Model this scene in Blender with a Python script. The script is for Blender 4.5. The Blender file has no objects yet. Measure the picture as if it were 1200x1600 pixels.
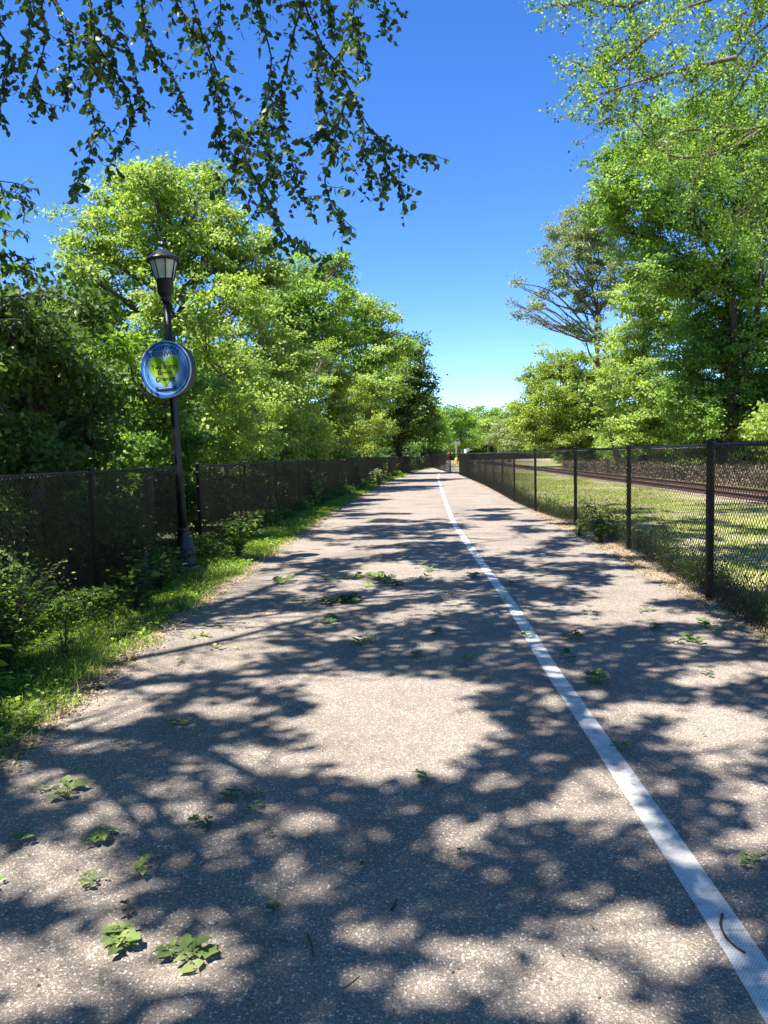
import bpy, math, random
import numpy as np
from mathutils import Vector, Matrix

C = bpy.context.scene.collection
sc = bpy.context.scene
R = math.radians

# ------------------------------------------------------------------ camera, world, sun, exposure
F, CX, CY = 1202.0, 600.0, 800.0
PITCH, ROLL = math.atan(88/1202.0), R(1.15)
CAMH = 1.6
fwd = Vector((0, math.cos(PITCH), -math.sin(PITCH)))
rt0 = Vector((1, 0, 0)); up0 = rt0.cross(fwd)
rt = rt0*math.cos(ROLL) - up0*math.sin(ROLL)
up = up0*math.cos(ROLL) + rt0*math.sin(ROLL)
cam = bpy.data.objects.new('camera', bpy.data.cameras.new('camera')); C.objects.link(cam)
cam.matrix_world = Matrix(((rt.x, up.x, -fwd.x, 0), (rt.y, up.y, -fwd.y, 0), (rt.z, up.z, -fwd.z, CAMH), (0, 0, 0, 1)))
cam.data.sensor_fit = 'VERTICAL'; cam.data.sensor_height = 36; cam.data.lens = F/1600*36
cam.data.clip_start = .05; cam.data.clip_end = 2500
sc.camera = cam

SUN_EL, SUN_AZ = R(64), R(35)          # azimuth: from the left (-X), turned this far behind the camera
SD = Vector((-math.cos(SUN_EL)*math.cos(SUN_AZ), -math.cos(SUN_EL)*math.sin(SUN_AZ), math.sin(SUN_EL)))
w = bpy.data.worlds.new("World"); sc.world = w; w.use_nodes = True
nt = w.node_tree; nt.nodes.clear()
sky = nt.nodes.new('ShaderNodeTexSky'); sky.sky_type = 'NISHITA'; sky.sun_disc = False
sky.sun_elevation = SUN_EL; sky.sun_rotation = math.atan2(SD.x, SD.y)
sky.air_density = 0.9; sky.dust_density = 0.0; sky.ozone_density = 4.5; sky.altitude = 900
hs = nt.nodes.new('ShaderNodeHueSaturation'); hs.inputs['Hue'].default_value = .511; hs.inputs['Saturation'].default_value = 1.25; hs.inputs['Value'].default_value = 1.05
bgn = nt.nodes.new('ShaderNodeBackground'); bgn.inputs[1].default_value = 0.088
wo = nt.nodes.new('ShaderNodeOutputWorld')
nt.links.new(sky.outputs[0], hs.inputs['Color']); nt.links.new(hs.outputs[0], bgn.inputs[0]); nt.links.new(bgn.outputs[0], wo.inputs[0])
sun = bpy.data.objects.new('sun', bpy.data.lights.new('sun', 'SUN')); C.objects.link(sun)
sun.data.energy = 5.0; sun.data.angle = R(.53); sun.data.color = (1, .93, .82)
sun.rotation_euler = SD.to_track_quat('Z', 'Y').to_euler()
sc.view_settings.view_transform = 'Standard'; sc.view_settings.look = 'None'
sc.view_settings.exposure = 1.68; sc.view_settings.gamma = 1
sc.render.engine = 'CYCLES'
sc.cycles.max_bounces = 7; sc.cycles.transparent_max_bounces = 4; sc.cycles.transmission_bounces = 4
sc.cycles.diffuse_bounces = 3; sc.cycles.glossy_bounces = 2
sc.cycles.sample_clamp_indirect = 4

# ------------------------------------------------------------------ geometry of the view: pixel -> place
def ray(u, v):
    d = fwd*F + rt*(u-CX) - up*(v-CY)
    return d
def ground(u, v, z=0.0):
    d = ray(u, v); t = (z-CAMH)/d.z
    return Vector((d.x*t, d.y*t, z))
def at(u, v, Y):
    d = ray(u, v); t = Y/d.y
    return Vector((d.x*t, Y, CAMH + d.z*t))
def project(P):          # arrays (n,3) -> u, v, depth
    Q = P - np.array((0, 0, CAMH))
    z = Q @ np.array(fwd)
    zz = np.where(z > .01, z, .01)
    return CX + F*(Q @ np.array(rt))/zz, CY - F*(Q @ np.array(up))/zz, z

# ------------------------------------------------------------------ tagging
def tag(o, label=None, cat=None, group=None, kind=None):
    if label: o['label'] = label
    if cat: o['category'] = cat
    if group: o['group'] = group
    if kind: o['kind'] = kind
    return o
def empty(name, loc=(0, 0, 0), rz=0):
    o = bpy.data.objects.new(name, None); C.objects.link(o)
    o.location = loc; o.rotation_euler = (0, 0, rz); o.empty_display_size = .1
    return o
def link(name, me, parent=None, loc=None):
    o = bpy.data.objects.new(name, me); C.objects.link(o)
    if parent: o.parent = parent
    if loc is not None: o.location = loc
    return o
def copy_tree(o, parent=None):
    c = o.copy(); C.objects.link(c); c.parent = parent
    for ch in list(o.children): copy_tree(ch, c)
    return c

# ------------------------------------------------------------------ materials
def mat(name):
    m = bpy.data.materials.new(name); m.use_nodes = True
    n = m.node_tree.nodes; return m, n, m.node_tree.links, n['Principled BSDF']
def ramp(n, pts):
    r = n.new('ShaderNodeValToRGB'); e = r.color_ramp.elements
    e[0].position, e[0].color = pts[0][0], (*pts[0][1], 1)
    e[1].position, e[1].color = pts[-1][0], (*pts[-1][1], 1)
    for p, c in pts[1:-1]:
        q = e.new(p); q.color = (*c, 1)
    return r
def noise(n, l, scale, detail=3, rough=.5, co='Object', dist=0):
    t = n.new('ShaderNodeTexNoise'); t.inputs['Scale'].default_value = scale
    t.inputs['Detail'].default_value = detail; t.inputs['Roughness'].default_value = rough; t.inputs['Distortion'].default_value = dist
    g = n.new('ShaderNodeTexCoord'); l.new(g.outputs[co], t.inputs['Vector']); return t
def mixc(n, l, f, a, b, mode='MIX'):
    m = n.new('ShaderNodeMix'); m.data_type = 'RGBA'; m.blend_type = mode
    for s, x in ((0, f), (6, a), (7, b)):
        if hasattr(x, 'is_linked') or hasattr(x, 'links'): l.new(x, m.inputs[s])
        elif isinstance(x, (int, float)): m.inputs[s].default_value = x
        else: m.inputs[s].default_value = (*x, 1)
    return m.outputs[2]
def simple(name, col, rough=.5, metal=0, var=.25, scale=12, bump=0, spec=.5):
    m, n, l, b = mat(name)
    t = noise(n, l, scale, 4, .6)
    r = ramp(n, [(.3, tuple(c*(1-var) for c in col)), (.7, tuple(min(1, c*(1+var)) for c in col))])
    l.new(t.outputs[0], r.inputs[0]); l.new(r.outputs[0], b.inputs['Base Color'])
    b.inputs['Roughness'].default_value = rough; b.inputs['Metallic'].default_value = metal
    b.inputs['Specular IOR Level'].default_value = spec
    if bump:
        bp = n.new('ShaderNodeBump'); bp.inputs['Strength'].default_value = bump; bp.inputs['Distance'].default_value = .01
        l.new(t.outputs[0], bp.inputs['Height']); l.new(bp.outputs[0], b.inputs['Normal'])
    return m
def leafmat(name, dark, mid, light, trans=.42, rough=.5, spec=.35):
    """green leaf: colour varies from leaf to leaf (face attribute rnd) and from clump to clump; thin, so light comes through"""
    m, n, l, b = mat(name)
    a = n.new('ShaderNodeAttribute'); a.attribute_name = 'rnd'
    r = ramp(n, [(0, dark), (.55, mid), (1, light)]); l.new(a.outputs['Fac'], r.inputs[0])
    b.inputs['Roughness'].default_value = rough; b.inputs['Specular IOR Level'].default_value = spec
    l.new(r.outputs[0], b.inputs['Base Color'])
    tr = n.new('ShaderNodeBsdfTranslucent')
    h = n.new('ShaderNodeHueSaturation'); h.inputs['Hue'].default_value = .485; h.inputs['Saturation'].default_value = 1.12; h.inputs['Value'].default_value = 2.1
    l.new(r.outputs[0], h.inputs['Color']); l.new(h.outputs[0], tr.inputs[0])
    mx = n.new('ShaderNodeMixShader'); mx.inputs[0].default_value = trans
    l.new(b.outputs[0], mx.inputs[1]); l.new(tr.outputs[0], mx.inputs[2])
    l.new(mx.outputs[0], n['Material Output'].inputs[0])
    return m

M = {}
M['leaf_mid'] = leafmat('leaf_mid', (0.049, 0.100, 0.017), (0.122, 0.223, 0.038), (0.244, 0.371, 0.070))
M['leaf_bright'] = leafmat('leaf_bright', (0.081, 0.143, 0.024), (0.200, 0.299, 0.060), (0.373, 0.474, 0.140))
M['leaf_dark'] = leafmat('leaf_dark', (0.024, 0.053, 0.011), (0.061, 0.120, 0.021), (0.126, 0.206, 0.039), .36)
M['leaf_yellow'] = leafmat('leaf_yellow', (0.081, 0.125, 0.021), (0.185, 0.263, 0.045), (0.303, 0.390, 0.077))
M['leaf_grey'] = leafmat('leaf_grey', (0.094, 0.142, 0.050), (0.166, 0.219, 0.078), (0.268, 0.319, 0.127), .36)
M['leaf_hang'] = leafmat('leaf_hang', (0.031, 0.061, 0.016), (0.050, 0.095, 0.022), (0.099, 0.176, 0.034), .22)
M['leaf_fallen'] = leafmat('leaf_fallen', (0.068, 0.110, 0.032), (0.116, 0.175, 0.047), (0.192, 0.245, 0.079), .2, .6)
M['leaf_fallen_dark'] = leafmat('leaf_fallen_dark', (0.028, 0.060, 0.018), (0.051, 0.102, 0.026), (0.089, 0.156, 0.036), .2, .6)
M['leaf_fallen_pale'] = leafmat('leaf_fallen_pale', (.16, .24, .05), (.22, .30, .06), (.30, .38, .09), .2, .6)
M['leaf_dry'] = leafmat('leaf_dry', (.05, .035, .022), (.10, .075, .05), (.17, .13, .085), .15, .8)
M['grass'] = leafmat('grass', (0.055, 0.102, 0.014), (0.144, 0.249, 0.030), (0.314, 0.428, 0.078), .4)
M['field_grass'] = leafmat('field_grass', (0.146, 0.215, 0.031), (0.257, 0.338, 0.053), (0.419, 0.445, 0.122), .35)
M['litter'] = leafmat('litter', (.11, .08, .05), (.26, .20, .13), (.46, .38, .26), .1, .9)
M['brush'] = leafmat('brush', (.06, .045, .03), (.13, .10, .075), (.24, .19, .15), .1, .9)

def bark(name, a, b_):
    m, n, l, b = mat(name)
    t = noise(n, l, 9, 6, .7, dist=.6); r = ramp(n, [(.3, a), (.7, b_)])
    l.new(t.outputs[0], r.inputs[0]); l.new(r.outputs[0], b.inputs['Base Color']); b.inputs['Roughness'].default_value = .9
    bp = n.new('ShaderNodeBump'); bp.inputs['Strength'].default_value = .7; bp.inputs['Distance'].default_value = .03
    l.new(t.outputs[0], bp.inputs['Height']); l.new(bp.outputs[0], b.inputs['Normal']); return m
M['bark'] = bark('bark', (.05, .038, .028), (.16, .125, .095))
M['bark_dark'] = bark('bark_dark', (.025, .018, .014), (.07, .052, .04))

M['fence_black'] = simple('fence_black', (.006, .0065, .008), .42, 0, .3, 30, .1, .35)
M['fence_wire'] = simple('fence_wire', (.007, .0075, .008), .28, 0, .2, 40, spec=.6)
M['lamp_black'] = simple('lamp_black', (.008, .009, .013), .42, 0, .3, 20, .15)
M['rail_rust'] = simple('rail_rust', (.065, .034, .027), .8, .1, .4, 15, .3)
M['sleeper'] = simple('sleeper', (.13, .10, .08), .95, 0, .4, 12, .5)
M['concrete'] = simple('concrete', (.20, .19, .17), .9, 0, .3, 20, .4)
M['white_sign'] = simple('white_sign', (.75, .76, .78), .4, 0, .06, 6)
M['blue_sign'] = simple('blue_sign', (.02, .05, .16), .4, 0, .1, 6)
M['red_sign'] = simple('red_sign', (.55, .12, .10), .5, 0, .1, 6)
M['yellow_paint'] = simple('yellow_paint', (.70, .60, .06), .5, 0, .1, 6)
M['steel'] = simple('steel', (.32, .33, .34), .45, .5, .15, 10)
M['teal'] = simple('teal', (.02, .20, .13), .6, 0, .2, 6)
M['twig'] = simple('twig', (.055, .035, .028), .85, 0, .4, 60, .3)
M['navy'] = simple('navy', (.012, .025, .14), .4, 0, .1, 8)
M['ink'] = simple('ink', (.012, .018, .045), .5, 0, .1, 8)
M['ink_grey'] = simple('ink_grey', (.10, .20, .05), .5, 0, .1, 8)
M['rim_white'] = simple('rim_white', (.62, .66, .70), .35, 0, .05, 8)
M['rim_dark'] = simple('rim_dark', (.03, .037, .05), .5, 0, .2, 12)
M['tape_seam'] = simple('tape_seam', (.06, .05, .045), .9, 0, .2, 40)

# exposed-aggregate asphalt
def path_mat():
    m, n, l, b = mat('aggregate_asphalt')
    g = n.new('ShaderNodeTexCoord')
    def voro(scale, off):
        mp = n.new('ShaderNodeMapping'); mp.inputs['Location'].default_value = off; l.new(g.outputs['Object'], mp.inputs[0])
        nz = n.new('ShaderNodeTexNoise'); nz.inputs['Scale'].default_value = scale*.6; l.new(mp.outputs[0], nz.inputs['Vector'])
        ad = n.new('ShaderNodeVectorMath'); ad.operation = 'MULTIPLY_ADD'; ad.inputs[1].default_value = (.9/scale,)*3
        l.new(nz.outputs['Color'], ad.inputs[0]); l.new(mp.outputs[0], ad.inputs[2])
        v = n.new('ShaderNodeTexVoronoi'); v.inputs['Scale'].default_value = scale; v.voronoi_dimensions = '3D'
        l.new(ad.outputs[0], v.inputs['Vector']); return v
    def sep(v):
        s = n.new('ShaderNodeSeparateColor'); l.new(v.outputs['Color'], s.inputs[0]); return s
    big, small = voro(96, (0, 0, 0)), voro(190, (3, 7, 1))
    sb, ss = sep(big), sep(small)
    cols = [(0, (.10, .086, .076)), (.3, (.22, .187, .158)), (.6, (.34, .288, .245)), (.85, (.48, .42, .365)), (1, (.66, .60, .53))]
    rb = ramp(n, cols); l.new(sb.outputs[0], rb.inputs[0])
    rs = ramp(n, [(0, (.155, .132, .115)), (.6, (.28, .237, .203)), (1, (.42, .365, .315))]); l.new(ss.outputs[0], rs.inputs[0])
    # stones where the distance to the cell centre is small
    stone = ramp(n, [(.38, (1, 1, 1)), (.52, (0, 0, 0))]); l.new(big.outputs['Distance'], stone.inputs[0])
    keep = ramp(n, [(.42, (0, 0, 0)), (.5, (1, 1, 1))]); l.new(sb.outputs[1], keep.inputs[0])
    mk = n.new('ShaderNodeMath'); mk.operation = 'MULTIPLY'; l.new(stone.outputs[0], mk.inputs[0]); l.new(keep.outputs[0], mk.inputs[1])
    stone2 = ramp(n, [(.35, (1, 1, 1)), (.55, (.25, .25, .25))]); l.new(small.outputs['Distance'], stone2.inputs[0])
    binder = mixc(n, l, stone2.outputs[0], (.12, .104, .091), rs.outputs[0])
    c1 = mixc(n, l, mk.outputs[0], binder, rb.outputs[0])
    # broad wear, oil and damp stains
    n1 = noise(n, l, .7, 5, .6); r1 = ramp(n, [(.3, (.74, .73, .72)), (.5, (.98, .98, .98)), (.7, (1.16, 1.15, 1.13))]); l.new(n1.outputs[0], r1.inputs[0])
    n2 = noise(n, l, 6, 4, .7); r2 = ramp(n, [(.3, (.88, .88, .88)), (.7, (1.1, 1.1, 1.1))]); l.new(n2.outputs[0], r2.inputs[0])
    c2 = mixc(n, l, 1.0, c1, r1.outputs[0], 'MULTIPLY'); c3 = mixc(n, l, 1.0, c2, r2.outputs[0], 'MULTIPLY')
    l.new(c3, b.inputs['Base Color']); b.inputs['Roughness'].default_value = .82
    b.inputs['Specular IOR Level'].default_value = .3
    h = n.new('ShaderNodeMath'); h.operation = 'ADD'; l.new(mk.outputs[0], h.inputs[0]); l.new(stone2.outputs[0], h.inputs[1])
    bp = n.new('ShaderNodeBump'); bp.inputs['Strength'].default_value = .55; bp.inputs['Distance'].default_value = .003
    l.new(h.outputs[0], bp.inputs['Height']); l.new(bp.outputs[0], b.inputs['Normal'])
    return m
M['path'] = path_mat()

def line_mat():
    m, n, l, b = mat('line_tape')
    uv = n.new('ShaderNodeUVMap')
    br = n.new('ShaderNodeTexBrick'); l.new(uv.outputs[0], br.inputs['Vector'])
    br.inputs['Scale'].default_value = 1; br.inputs['Brick Width'].default_value = .011; br.inputs['Row Height'].default_value = .008
    br.inputs['Mortar Size'].default_value = .0016; br.inputs['Mortar Smooth'].default_value = .3
    br.inputs['Color1'].default_value = (.76, .76, .75, 1); br.inputs['Color2'].default_value = (.68, .68, .68, 1); br.inputs['Mortar'].default_value = (.42, .42, .43, 1)
    t = noise(n, l, 14, 6, .75); r = ramp(n, [(.34, (.30, .28, .26)), (.46, (.9, .9, .9)), (.6, (1, 1, 1))]); l.new(t.outputs[0], r.inputs[0])
    c = mixc(n, l, .75, br.outputs[0], r.outputs[0], 'MULTIPLY')
    t2 = noise(n, l, 2.3, 4, .6); r2 = ramp(n, [(.3, (.78, .77, .75)), (.7, (1, 1, 1))]); l.new(t2.outputs[0], r2.inputs[0])
    c = mixc(n, l, 1.0, c, r2.outputs[0], 'MULTIPLY')
    l.new(c, b.inputs['Base Color']); b.inputs['Roughness'].default_value = .6
    bp = n.new('ShaderNodeBump'); bp.inputs['Strength'].default_value = .5; bp.inputs['Distance'].default_value = .002
    l.new(br.outputs['Color'], bp.inputs['Height']); l.new(bp.outputs[0], b.inputs['Normal'])
    return m
M['line'] = line_mat()

def soil_mat(name, cols, s1=1.1, s2=22):
    m, n, l, b = mat(name)
    t = noise(n, l, s1, 8, .72); t2 = noise(n, l, s2, 6, .7)
    ad = n.new('ShaderNodeMath'); ad.operation = 'MULTIPLY_ADD'; ad.inputs[1].default_value = .45
    l.new(t2.outputs[0], ad.inputs[0]); 
    sub = n.new('ShaderNodeMath'); sub.operation = 'SUBTRACT'; sub.inputs[1].default_value = .225
    l.new(t.outputs[0], sub.inputs[0]); l.new(sub.outputs[0], ad.inputs[2])
    k = len(cols); r = ramp(n, [(.3 + .4*i/(k-1), c) for i, c in enumerate(cols)])
    l.new(ad.outputs[0], r.inputs[0]); l.new(r.outputs[0], b.inputs['Base Color']); b.inputs['Roughness'].default_value = .95
    b.inputs['Specular IOR Level'].default_value = .15
    bp = n.new('ShaderNodeBump'); bp.inputs['Strength'].default_value = .8; bp.inputs['Distance'].default_value = .03
    l.new(t2.outputs[0], bp.inputs['Height']); l.new(bp.outputs[0], b.inputs['Normal']); return m
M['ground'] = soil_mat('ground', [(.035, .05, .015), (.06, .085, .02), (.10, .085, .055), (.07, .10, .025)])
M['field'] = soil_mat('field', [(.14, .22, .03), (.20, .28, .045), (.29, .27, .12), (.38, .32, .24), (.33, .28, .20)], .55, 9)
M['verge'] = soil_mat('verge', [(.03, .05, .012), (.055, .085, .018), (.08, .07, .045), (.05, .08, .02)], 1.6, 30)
M['dirt'] = soil_mat('dirt', [(.16, .125, .085), (.26, .21, .15), (.38, .31, .22), (.22, .18, .12)], 2.2, 40)
M['ballast'] = soil_mat('ballast', [(.17, .13, .10), (.28, .21, .17), (.38, .30, .25)], 3, 30)
M['tan'] = soil_mat('tan', [(.40, .33, .20), (.5, .42, .27)], 1, 20)
M['old_asphalt'] = soil_mat('old_asphalt', [(.04, .04, .042), (.075, .075, .078)], 3, 60)

# ------------------------------------------------------------------ mesh helpers
def mesh_np(name, V, faces_flat, fsize, material, rnd=None, smooth=False):
    V = np.asarray(V, np.float32); faces_flat = np.asarray(faces_flat, np.int32)
    me = bpy.data.meshes.new(name); nf = len(faces_flat)//fsize
    me.vertices.add(len(V)); me.vertices.foreach_set('co', V.ravel())
    me.loops.add(len(faces_flat)); me.loops.foreach_set('vertex_index', faces_flat)
    me.polygons.add(nf); me.polygons.foreach_set('loop_start', np.arange(nf, dtype=np.int32)*fsize)
    if smooth: me.polygons.foreach_set('use_smooth', np.ones(nf, bool))
    if rnd is not None:
        a = me.attributes.new('rnd', 'FLOAT', 'FACE'); a.data.foreach_set('value', np.asarray(rnd, np.float32))
    me.update(calc_edges=True)
    me.materials.append(material); return me
def norm(a): return a/np.maximum(np.linalg.norm(a, axis=-1, keepdims=True), 1e-9)

def leaves_np(P, D, N, L, Wd, rng, kind='kite', rn=None):
    """P base points, D growing direction, N leaf normal, L length, Wd width -> V, faces(tri), rnd"""
    n = len(P); D = norm(D); S = norm(np.cross(N, D)); U = np.cross(D, S)
    L = np.broadcast_to(np.asarray(L, float).reshape(-1, 1), (n, 1)); Wd = np.broadcast_to(np.asarray(Wd, float).reshape(-1, 1), (n, 1))
    rn = rng.random(n) if rn is None else rn
    if kind == 'kite':
        pts = [(0, 0, 0), (.45, -.5, .12), (1, 0, -.08), (.45, .5, .12)]
        tri = [(0, 1, 2), (0, 2, 3)]
    else:
        pts = [(0, 0, 0), (.28, -.46, .10), (.62, -.36, .06), (1, 0, -.16), (.62, .36, .06), (.28, .46, .10), (.45, 0, -.02)]
        tri = [(0, 1, 6), (1, 2, 6), (2, 3, 6), (3, 4, 6), (4, 5, 6), (5, 0, 6)]
    k = len(pts)
    V = np.stack([P + D*L*a + S*Wd*b + U*Wd*c for a, b, c in pts], 1).reshape(-1, 3)
    T = np.array(tri); Fc = (np.arange(n)[:, None, None]*k + T[None]).reshape(-1)
    return V, Fc, np.repeat(rn, len(tri))

class Tubes:
    """many tapered tubes in one mesh"""
    def __init__(s, sides=6): s.V = []; s.F = []; s.n = 0; s.k = sides
    def add(s, pts, rad):
        pts = np.asarray(pts, float); rad = np.broadcast_to(np.asarray(rad, float), (len(pts),)); k = s.k; m = len(pts)
        T = np.gradient(pts, axis=0); T = norm(T)
        ref = np.array((0, 0, 1.)) if abs(T[:, 2]).mean() < .85 else np.array((1., 0, 0))
        A = norm(np.cross(T, ref)); B = np.cross(T, A)
        th = np.arange(k)*2*math.pi/k
        ring = pts[:, None] + rad[:, None, None]*(A[:, None]*np.cos(th)[None, :, None] + B[:, None]*np.sin(th)[None, :, None])
        s.V.append(ring.reshape(-1, 3))
        i = np.arange(m-1)[:, None]*k; j = np.arange(k)[None]; j2 = (j+1) % k
        s.F.append((np.stack([i+j, i+j2, i+k+j2, i+k+j], -1) + s.n).reshape(-1)); s.n += m*k
    def mesh(s, name, material, smooth=True):
        return mesh_np(name, np.concatenate(s.V), np.concatenate(s.F), 4, material, smooth=smooth)

def curve_pts(a, b, rng, sag=0, wob=.12, n=7):
    a, b = np.array(a, float), np.array(b, float); t = np.linspace(0, 1, n)[:, None]
    L = np.linalg.norm(b-a); P = a + (b-a)*t
    o = np.cumsum(rng.normal(0, wob*L/n, (n, 3)), 0); o -= o[-1]*t
    P = P + o; P[:, 2] += sag*L*np.sin(t[:, 0]*math.pi); return P
def smooth_poly(pts, n):
    pts = np.array([list(p) for p in pts], float); d = np.r_[0, np.cumsum(np.linalg.norm(np.diff(pts, axis=0), axis=1))]
    # Catmull-Rom resample
    t = np.linspace(0, d[-1], n); out = []
    P = np.vstack([2*pts[0]-pts[1], pts, 2*pts[-1]-pts[-2]])
    for x in t:
        i = min(max(np.searchsorted(d, x, 'right')-1, 0), len(pts)-2); q = (x-d[i])/max(d[i+1]-d[i], 1e-9)
        p0, p1, p2, p3 = P[i], P[i+1], P[i+2], P[i+3]
        out.append(.5*((2*p1)+(-p0+p2)*q+(2*p0-5*p1+4*p2-p3)*q*q+(-p0+3*p1-3*p2+p3)*q**3))
    return np.array(out)

def lathe(prof, sides=16, name='lathe', material=None, flute=0, smooth=True):
    V = []; Fc = []
    for r, z in prof:
        for i in range(sides):
            a = 2*math.pi*i/sides; rr = r*(1-flute*(i % 2)); V.append((rr*math.cos(a), rr*math.sin(a), z))
    for j in range(len(prof)-1):
        for i in range(sides):
            k = (i+1) % sides; Fc.append((j*sides+i, j*sides+k, (j+1)*sides+k, (j+1)*sides+i))
    Fc.append(tuple(range(sides-1, -1, -1))); Fc.append(tuple((len(prof)-1)*sides+i for i in range(sides)))
    me = bpy.data.meshes.new(name); me.from_pydata(V, [], Fc); me.materials.append(material)
    if smooth:
        for p in me.polygons: p.use_smooth = len(p.vertices) == 4 and sides > 10
    return me
def box_mesh(name, boxes, material):
    V = []; Fc = []
    for (x0, y0, z0), (x1, y1, z1) in boxes:
        b = len(V); V += [(x, y, z) for x in (x0, x1) for y in (y0, y1) for z in (z0, z1)]
        Fc += [tuple(b+i for i in q) for q in ((0, 1, 3, 2), (4, 6, 7, 5), (0, 4, 5, 1), (2, 3, 7, 6), (0, 2, 6, 4), (1, 5, 7, 3))]
    me = bpy.data.meshes.new(name); me.from_pydata(V, [], Fc); me.materials.append(material); return me
def prism(name, outline, y0, y1, material):     # outline in x,z
    k = len(outline); V = [(x, y0, z) for x, z in outline] + [(x, y1, z) for x, z in outline]
    Fc = [tuple(range(k)), tuple(range(2*k-1, k-1, -1))] + [(i, i+k, (i+1) % k+k, (i+1) % k) for i in range(k)]
    me = bpy.data.meshes.new(name); me.from_pydata(V, [], Fc); me.materials.append(material); return me

# ------------------------------------------------------------------ the lines of the place (traced on the ground)
def gpoly(px, z=0): return [ground(u, v, z) for u, v in px]
left_edge_px = [(0, 1212), (90, 1128), (150, 1078), (205, 1035), (270, 982), (340, 930), (400, 888), (460, 845), (520, 803), (560, 778), (605, 753), (660, 735), (700, 727), (722, 722)]
right_edge_px = [(1200, 1000), (1130, 963), (1060, 928), (1000, 893), (940, 860), (890, 833), (850, 810), (820, 793), (770, 766), (727, 745)]
line_px = [(1208, 1568), (1139, 1457), (1010, 1265), (898, 1100), (858, 1042), (821, 981), (790, 933), (750, 877), (711, 820), (702, 800), (693, 775), (686, 753), (684, 745), (688, 739), (697, 734)]
LE = gpoly(left_edge_px); RE = gpoly(right_edge_px); LN = gpoly(line_px)
def interp(poly):
    ys = np.array([p.y for p in poly]); xs = np.array([p.x for p in poly]); o = np.argsort(ys)
    return lambda y: np.interp(y, ys[o], xs[o])
LE = [Vector((-2.05, -6, 0)), Vector((-2.05, 0, 0))] + LE
RE = [Vector((3.25, -6, 0)), Vector((3.25, 0, 0))] + RE
for q in ((9.0, 100), (17, 160), (24, 200)): RE.append(Vector((q[0], q[1], 0)))
LE = [p for p in LE if p.y < 160] + [Vector((16, 200, 0))]
def monotone(poly):
    out = [poly[0]]
    for p in poly[1:]:
        if p.y > out[-1].y + .3: out.append(p)
    return out
LE, RE = monotone(LE), monotone(RE)
ys = np.array([p.y for p in LE]); lx = interp(LE); rx = interp(RE)
def sm(f, y, w): return np.mean([f(y+d) for d in np.linspace(-w, w, 9)], axis=0)
def LX(y): return sm(lx, np.asarray(y, float), 1.2 + np.abs(y)*.05)
def RX(y): return sm(rx, np.asarray(y, float), 1.2 + np.abs(y)*.05)
# left fence stands this far beyond the edge of the path
def FL(y): y = np.asarray(y, float); return LX(y) - np.interp(y, [0, 7, 13, 24, 40, 100], [1.35, 1.25, 1.35, 1.15, .9, .8])
_fr = [ground(u, v) for u, v in ((1107, 936), (974.6, 853.5), (897.6, 820), (849, 803), (819, 793), (778, 769), (752, 756), (728, 746))]
_fr = [_fr[0] + (_fr[0]-_fr[1])*2.2] + _fr; _fr.append(_fr[-1] + (_fr[-1]-_fr[-2]).normalized()*150); _fr = monotone(_fr)
def FR(y): return sm(interp(_fr), np.asarray(y, float), .8 + np.abs(y)*.03)
if __name__ == '__main__':
    for y in (3, 5, 7, 10, 13, 17, 22, 30, 40, 60, 90): print('edge', y, round(float(LX(y)), 2), round(float(RX(y)), 2), 'fence', round(float(FL(y)), 2), round(float(FR(y)), 2))

def strip(name, fa, fb, ys_, z, material, cols=2, kind='structure', wob=0, seed=1, parent=None):
    rng = np.random.default_rng(seed); V = []; Fc = []
    for i, y in enumerate(ys_):
        a, b = float(fa(y)), float(fb(y)); wa, wb = rng.normal(0, wob, 2) if wob else (0, 0); a += wa; b += wb
        for j in range(cols): V.append((a+(b-a)*j/(cols-1), y, z))
    for i in range(len(ys_)-1):
        for j in range(cols-1): k = i*cols+j; Fc.append((k, k+1, k+cols+1, k+cols))
    me = bpy.data.meshes.new(name); me.from_pydata(V, [], Fc); me.materials.append(material)
    o = link(name, me, parent)
    if kind: o['kind'] = kind
    return o
YS = np.unique(np.r_[np.arange(-6, 30, .12), np.arange(30, 80, .6), np.arange(80, 200.1, 4)])
YS2 = np.r_[np.arange(-6, 40, .5), np.arange(40, 201, 4)]

me = bpy.data.meshes.new('ground'); me.from_pydata([(-600, -300, -.012), (600, -300, -.012), (600, 900, -.012), (-600, 900, -.012)], [], [(0, 1, 2, 3)]); me.materials.append(M['ground'])
tag(link('ground', me), kind='structure')
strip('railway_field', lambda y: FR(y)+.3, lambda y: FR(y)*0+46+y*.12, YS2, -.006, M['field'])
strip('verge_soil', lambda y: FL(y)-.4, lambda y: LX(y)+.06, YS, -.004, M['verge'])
strip('verge_dirt', lambda y: RX(y)-.05, lambda y: FR(y)+.55, YS, -.003, M['dirt'], wob=.02)
strip('edge_dirt', lambda y: LX(y)-.16, lambda y: LX(y)+.03, YS, -.0005, M['dirt'], wob=.045, seed=4)
strip('path', LX, RX, YS, .004, M['path'], cols=4, wob=.03, seed=3)
me = bpy.data.meshes.new('crossing_ground'); me.from_pydata([(4, 150, .006), (60, 150, .006), (60, 200, .006), (4, 200, .006)], [], [(0, 1, 2, 3)]); me.materials.append(M['tan'])
tag(link('crossing_ground', me), kind='structure')

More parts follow.
